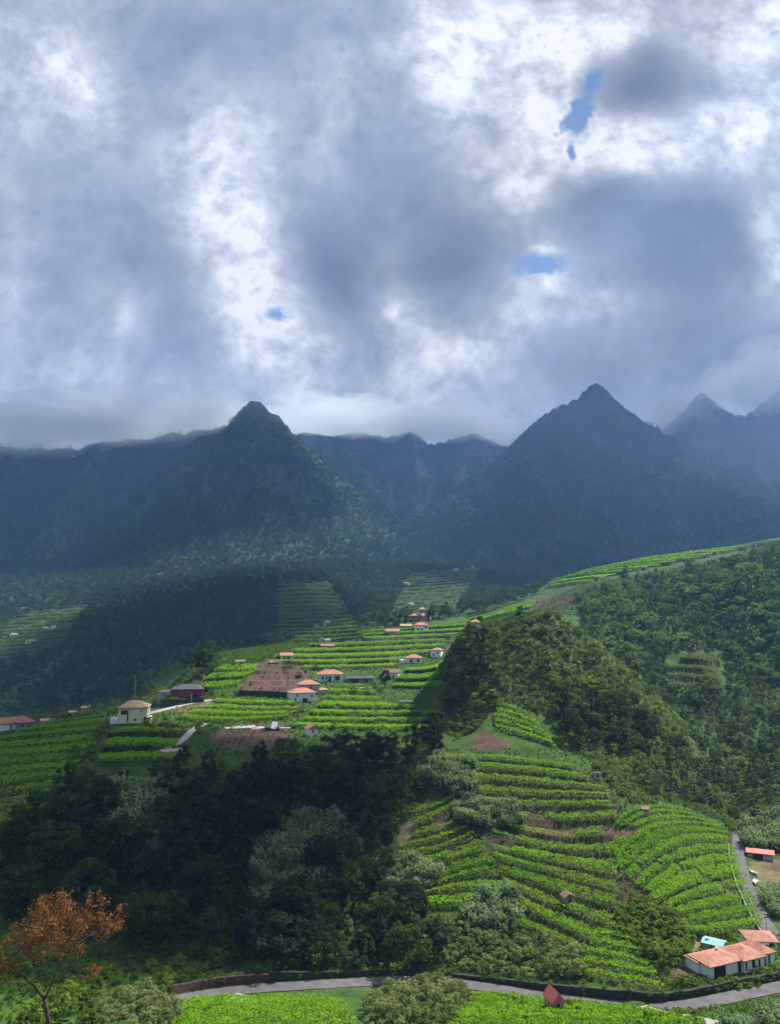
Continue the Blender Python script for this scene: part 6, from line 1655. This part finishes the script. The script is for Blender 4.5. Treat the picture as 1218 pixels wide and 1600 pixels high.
# ------------------------------------------------------------------ air
HAZE_DENSITY = 1.1e-4
zlo = float(min(Z.min(), OV[:, 2].min())) - 1.0; zhi = max(float(Z.max()), max((o.matrix_basis @ v.co).z for o in SC.objects if o.name.startswith('mist') for v in o.data.vertices)) + 25
hz = MB().box(-4400, 4400, -4400, 4400, zlo, zhi).build('haze', None)
tag(hz, 'pale blue haze filling the valley air', kind='stuff')
hm, nt, out = new_mat('haze')
pv = nt.nodes.new('ShaderNodeVolumePrincipled'); pv.inputs['Color'].default_value = (.25, .48, 1.0, 1); pv.inputs['Density'].default_value = HAZE_DENSITY; pv.inputs['Anisotropy'].default_value = .25
nt.links.new(pv.outputs[0], out.inputs['Volume'])
hz.data.materials.append(hm)

# ------------------------------------------------------------------ labels of the plants, by look and by what they stand beside
MARKS = [(375, 1140, 'the dug building site'), (205, 1120, 'the cream house'), (290, 1085, 'the dark red house'), (489, 1145, 'the little white hut'), (425, 1060, 'the bare brown terraces'), (516, 1057, 'the pale blue house'), (642, 1030, 'the house with the long white terrace'), (741, 975, 'the small crest house'),
         (90, 1430, 'the rust coloured tree'), (352, 1550, 'the reddish road wall'), (550, 1535, 'the shaded road bend'), (640, 1375, 'the yellowish cane patch'), (740, 1150, 'the bare bank under the knoll'), (820, 1140, 'the small field on the knoll'), (860, 1300, 'the bare vineyard bank'), (890, 1411, 'the brown roofed hut'),
         (1008, 1270, 'the tiny orange roofed hut'), (933, 1213, 'the grey stone hut'), (872, 1565, 'the red roofed hut'), (1145, 1505, 'the long white house'), (1112, 1472, 'the teal roofed shed'), (1190, 1475, 'the small outbuilding'), (1187, 1335, 'the red roofed shed'), (1178, 1372, 'the white hulls'),
         (1090, 1050, 'the woodland clearing'), (1138, 1015, 'the tiny slope hut'), (870, 940, 'the brown terraces below the ridge'), (1092, 864, 'the grey ridge hut'), (1180, 850, 'the white ridge house'), (830, 958, 'the knoll top'), (505, 990, 'the far house cluster'), (652, 965, 'the wide pink house'), (45, 1000, 'the far left hamlet'),
         (632, 912, 'the lone far farmhouse'), (20, 1135, 'the long low orange roofed house'), (130, 1110, 'the two half hidden cottages'), (1010, 1440, 'the overgrown mound'), (700, 1220, 'the pale canes by the wood'), (1040, 1575, 'the track junction'), (370, 1566, 'the gravel ramp'), (260, 1176, 'the concrete platform'), (1150, 1230, 'the side road top')]
LOOK = {'dark_broadleaf': 'dark green broadleaf tree', 'olive_broadleaf': 'olive green broadleaf tree', 'bluish_broadleaf': 'bluish green broadleaf tree', 'valley_foliage': 'rounded green tree', 'slope_foliage': 'rounded green tree', 'shrub_leaves': 'green shrub', 'pale_shrub_leaves': 'pale shrub', 'cane_leaves': 'cane clump', 'dry_rust_leaves': 'rust brown shrub'}
sets = {}
sizes = {}
for (o, nm, mt_, s_, g) in PLANTED: sizes.setdefault((nm, g), []).append(s_)
for (o, nm, mt_, s_, g) in PLANTED:
    lo, hi = np.percentile(sizes[(nm, g)], [33, 67])
    size = 'small' if s_ < lo else 'large' if s_ > hi else 'mid-sized'
    x, y = (float(c) for c in project(*o.location))
    dd = [((x - a) ** 2 + (y - b) ** 2, a, b, t) for a, b, t in MARKS]
    d2, a, b, t = min(dd)
    rel = 'beside' if d2 < 22 ** 2 else ('left of' if x < a else 'right of') if abs(x - a) > abs(y - b) else ('above' if y < b else 'below')
    sets.setdefault((f'{size} {LOOK[mt_]} {rel} {t}'), []).append((x, o))
for lab, lst in sets.items():
    lst.sort(key=lambda q: q[0])
    n = len(lst)
    for i, (x, o) in enumerate(lst):
        if n == 1: o['label'] = lab
        elif n <= 20:
            od = 'leftmost' if i == 0 else 'rightmost' if i == n - 1 else ORD[i] + '-from-left'
            o['label'] = f'{od} {lab}'
        else: o['label'] = lab
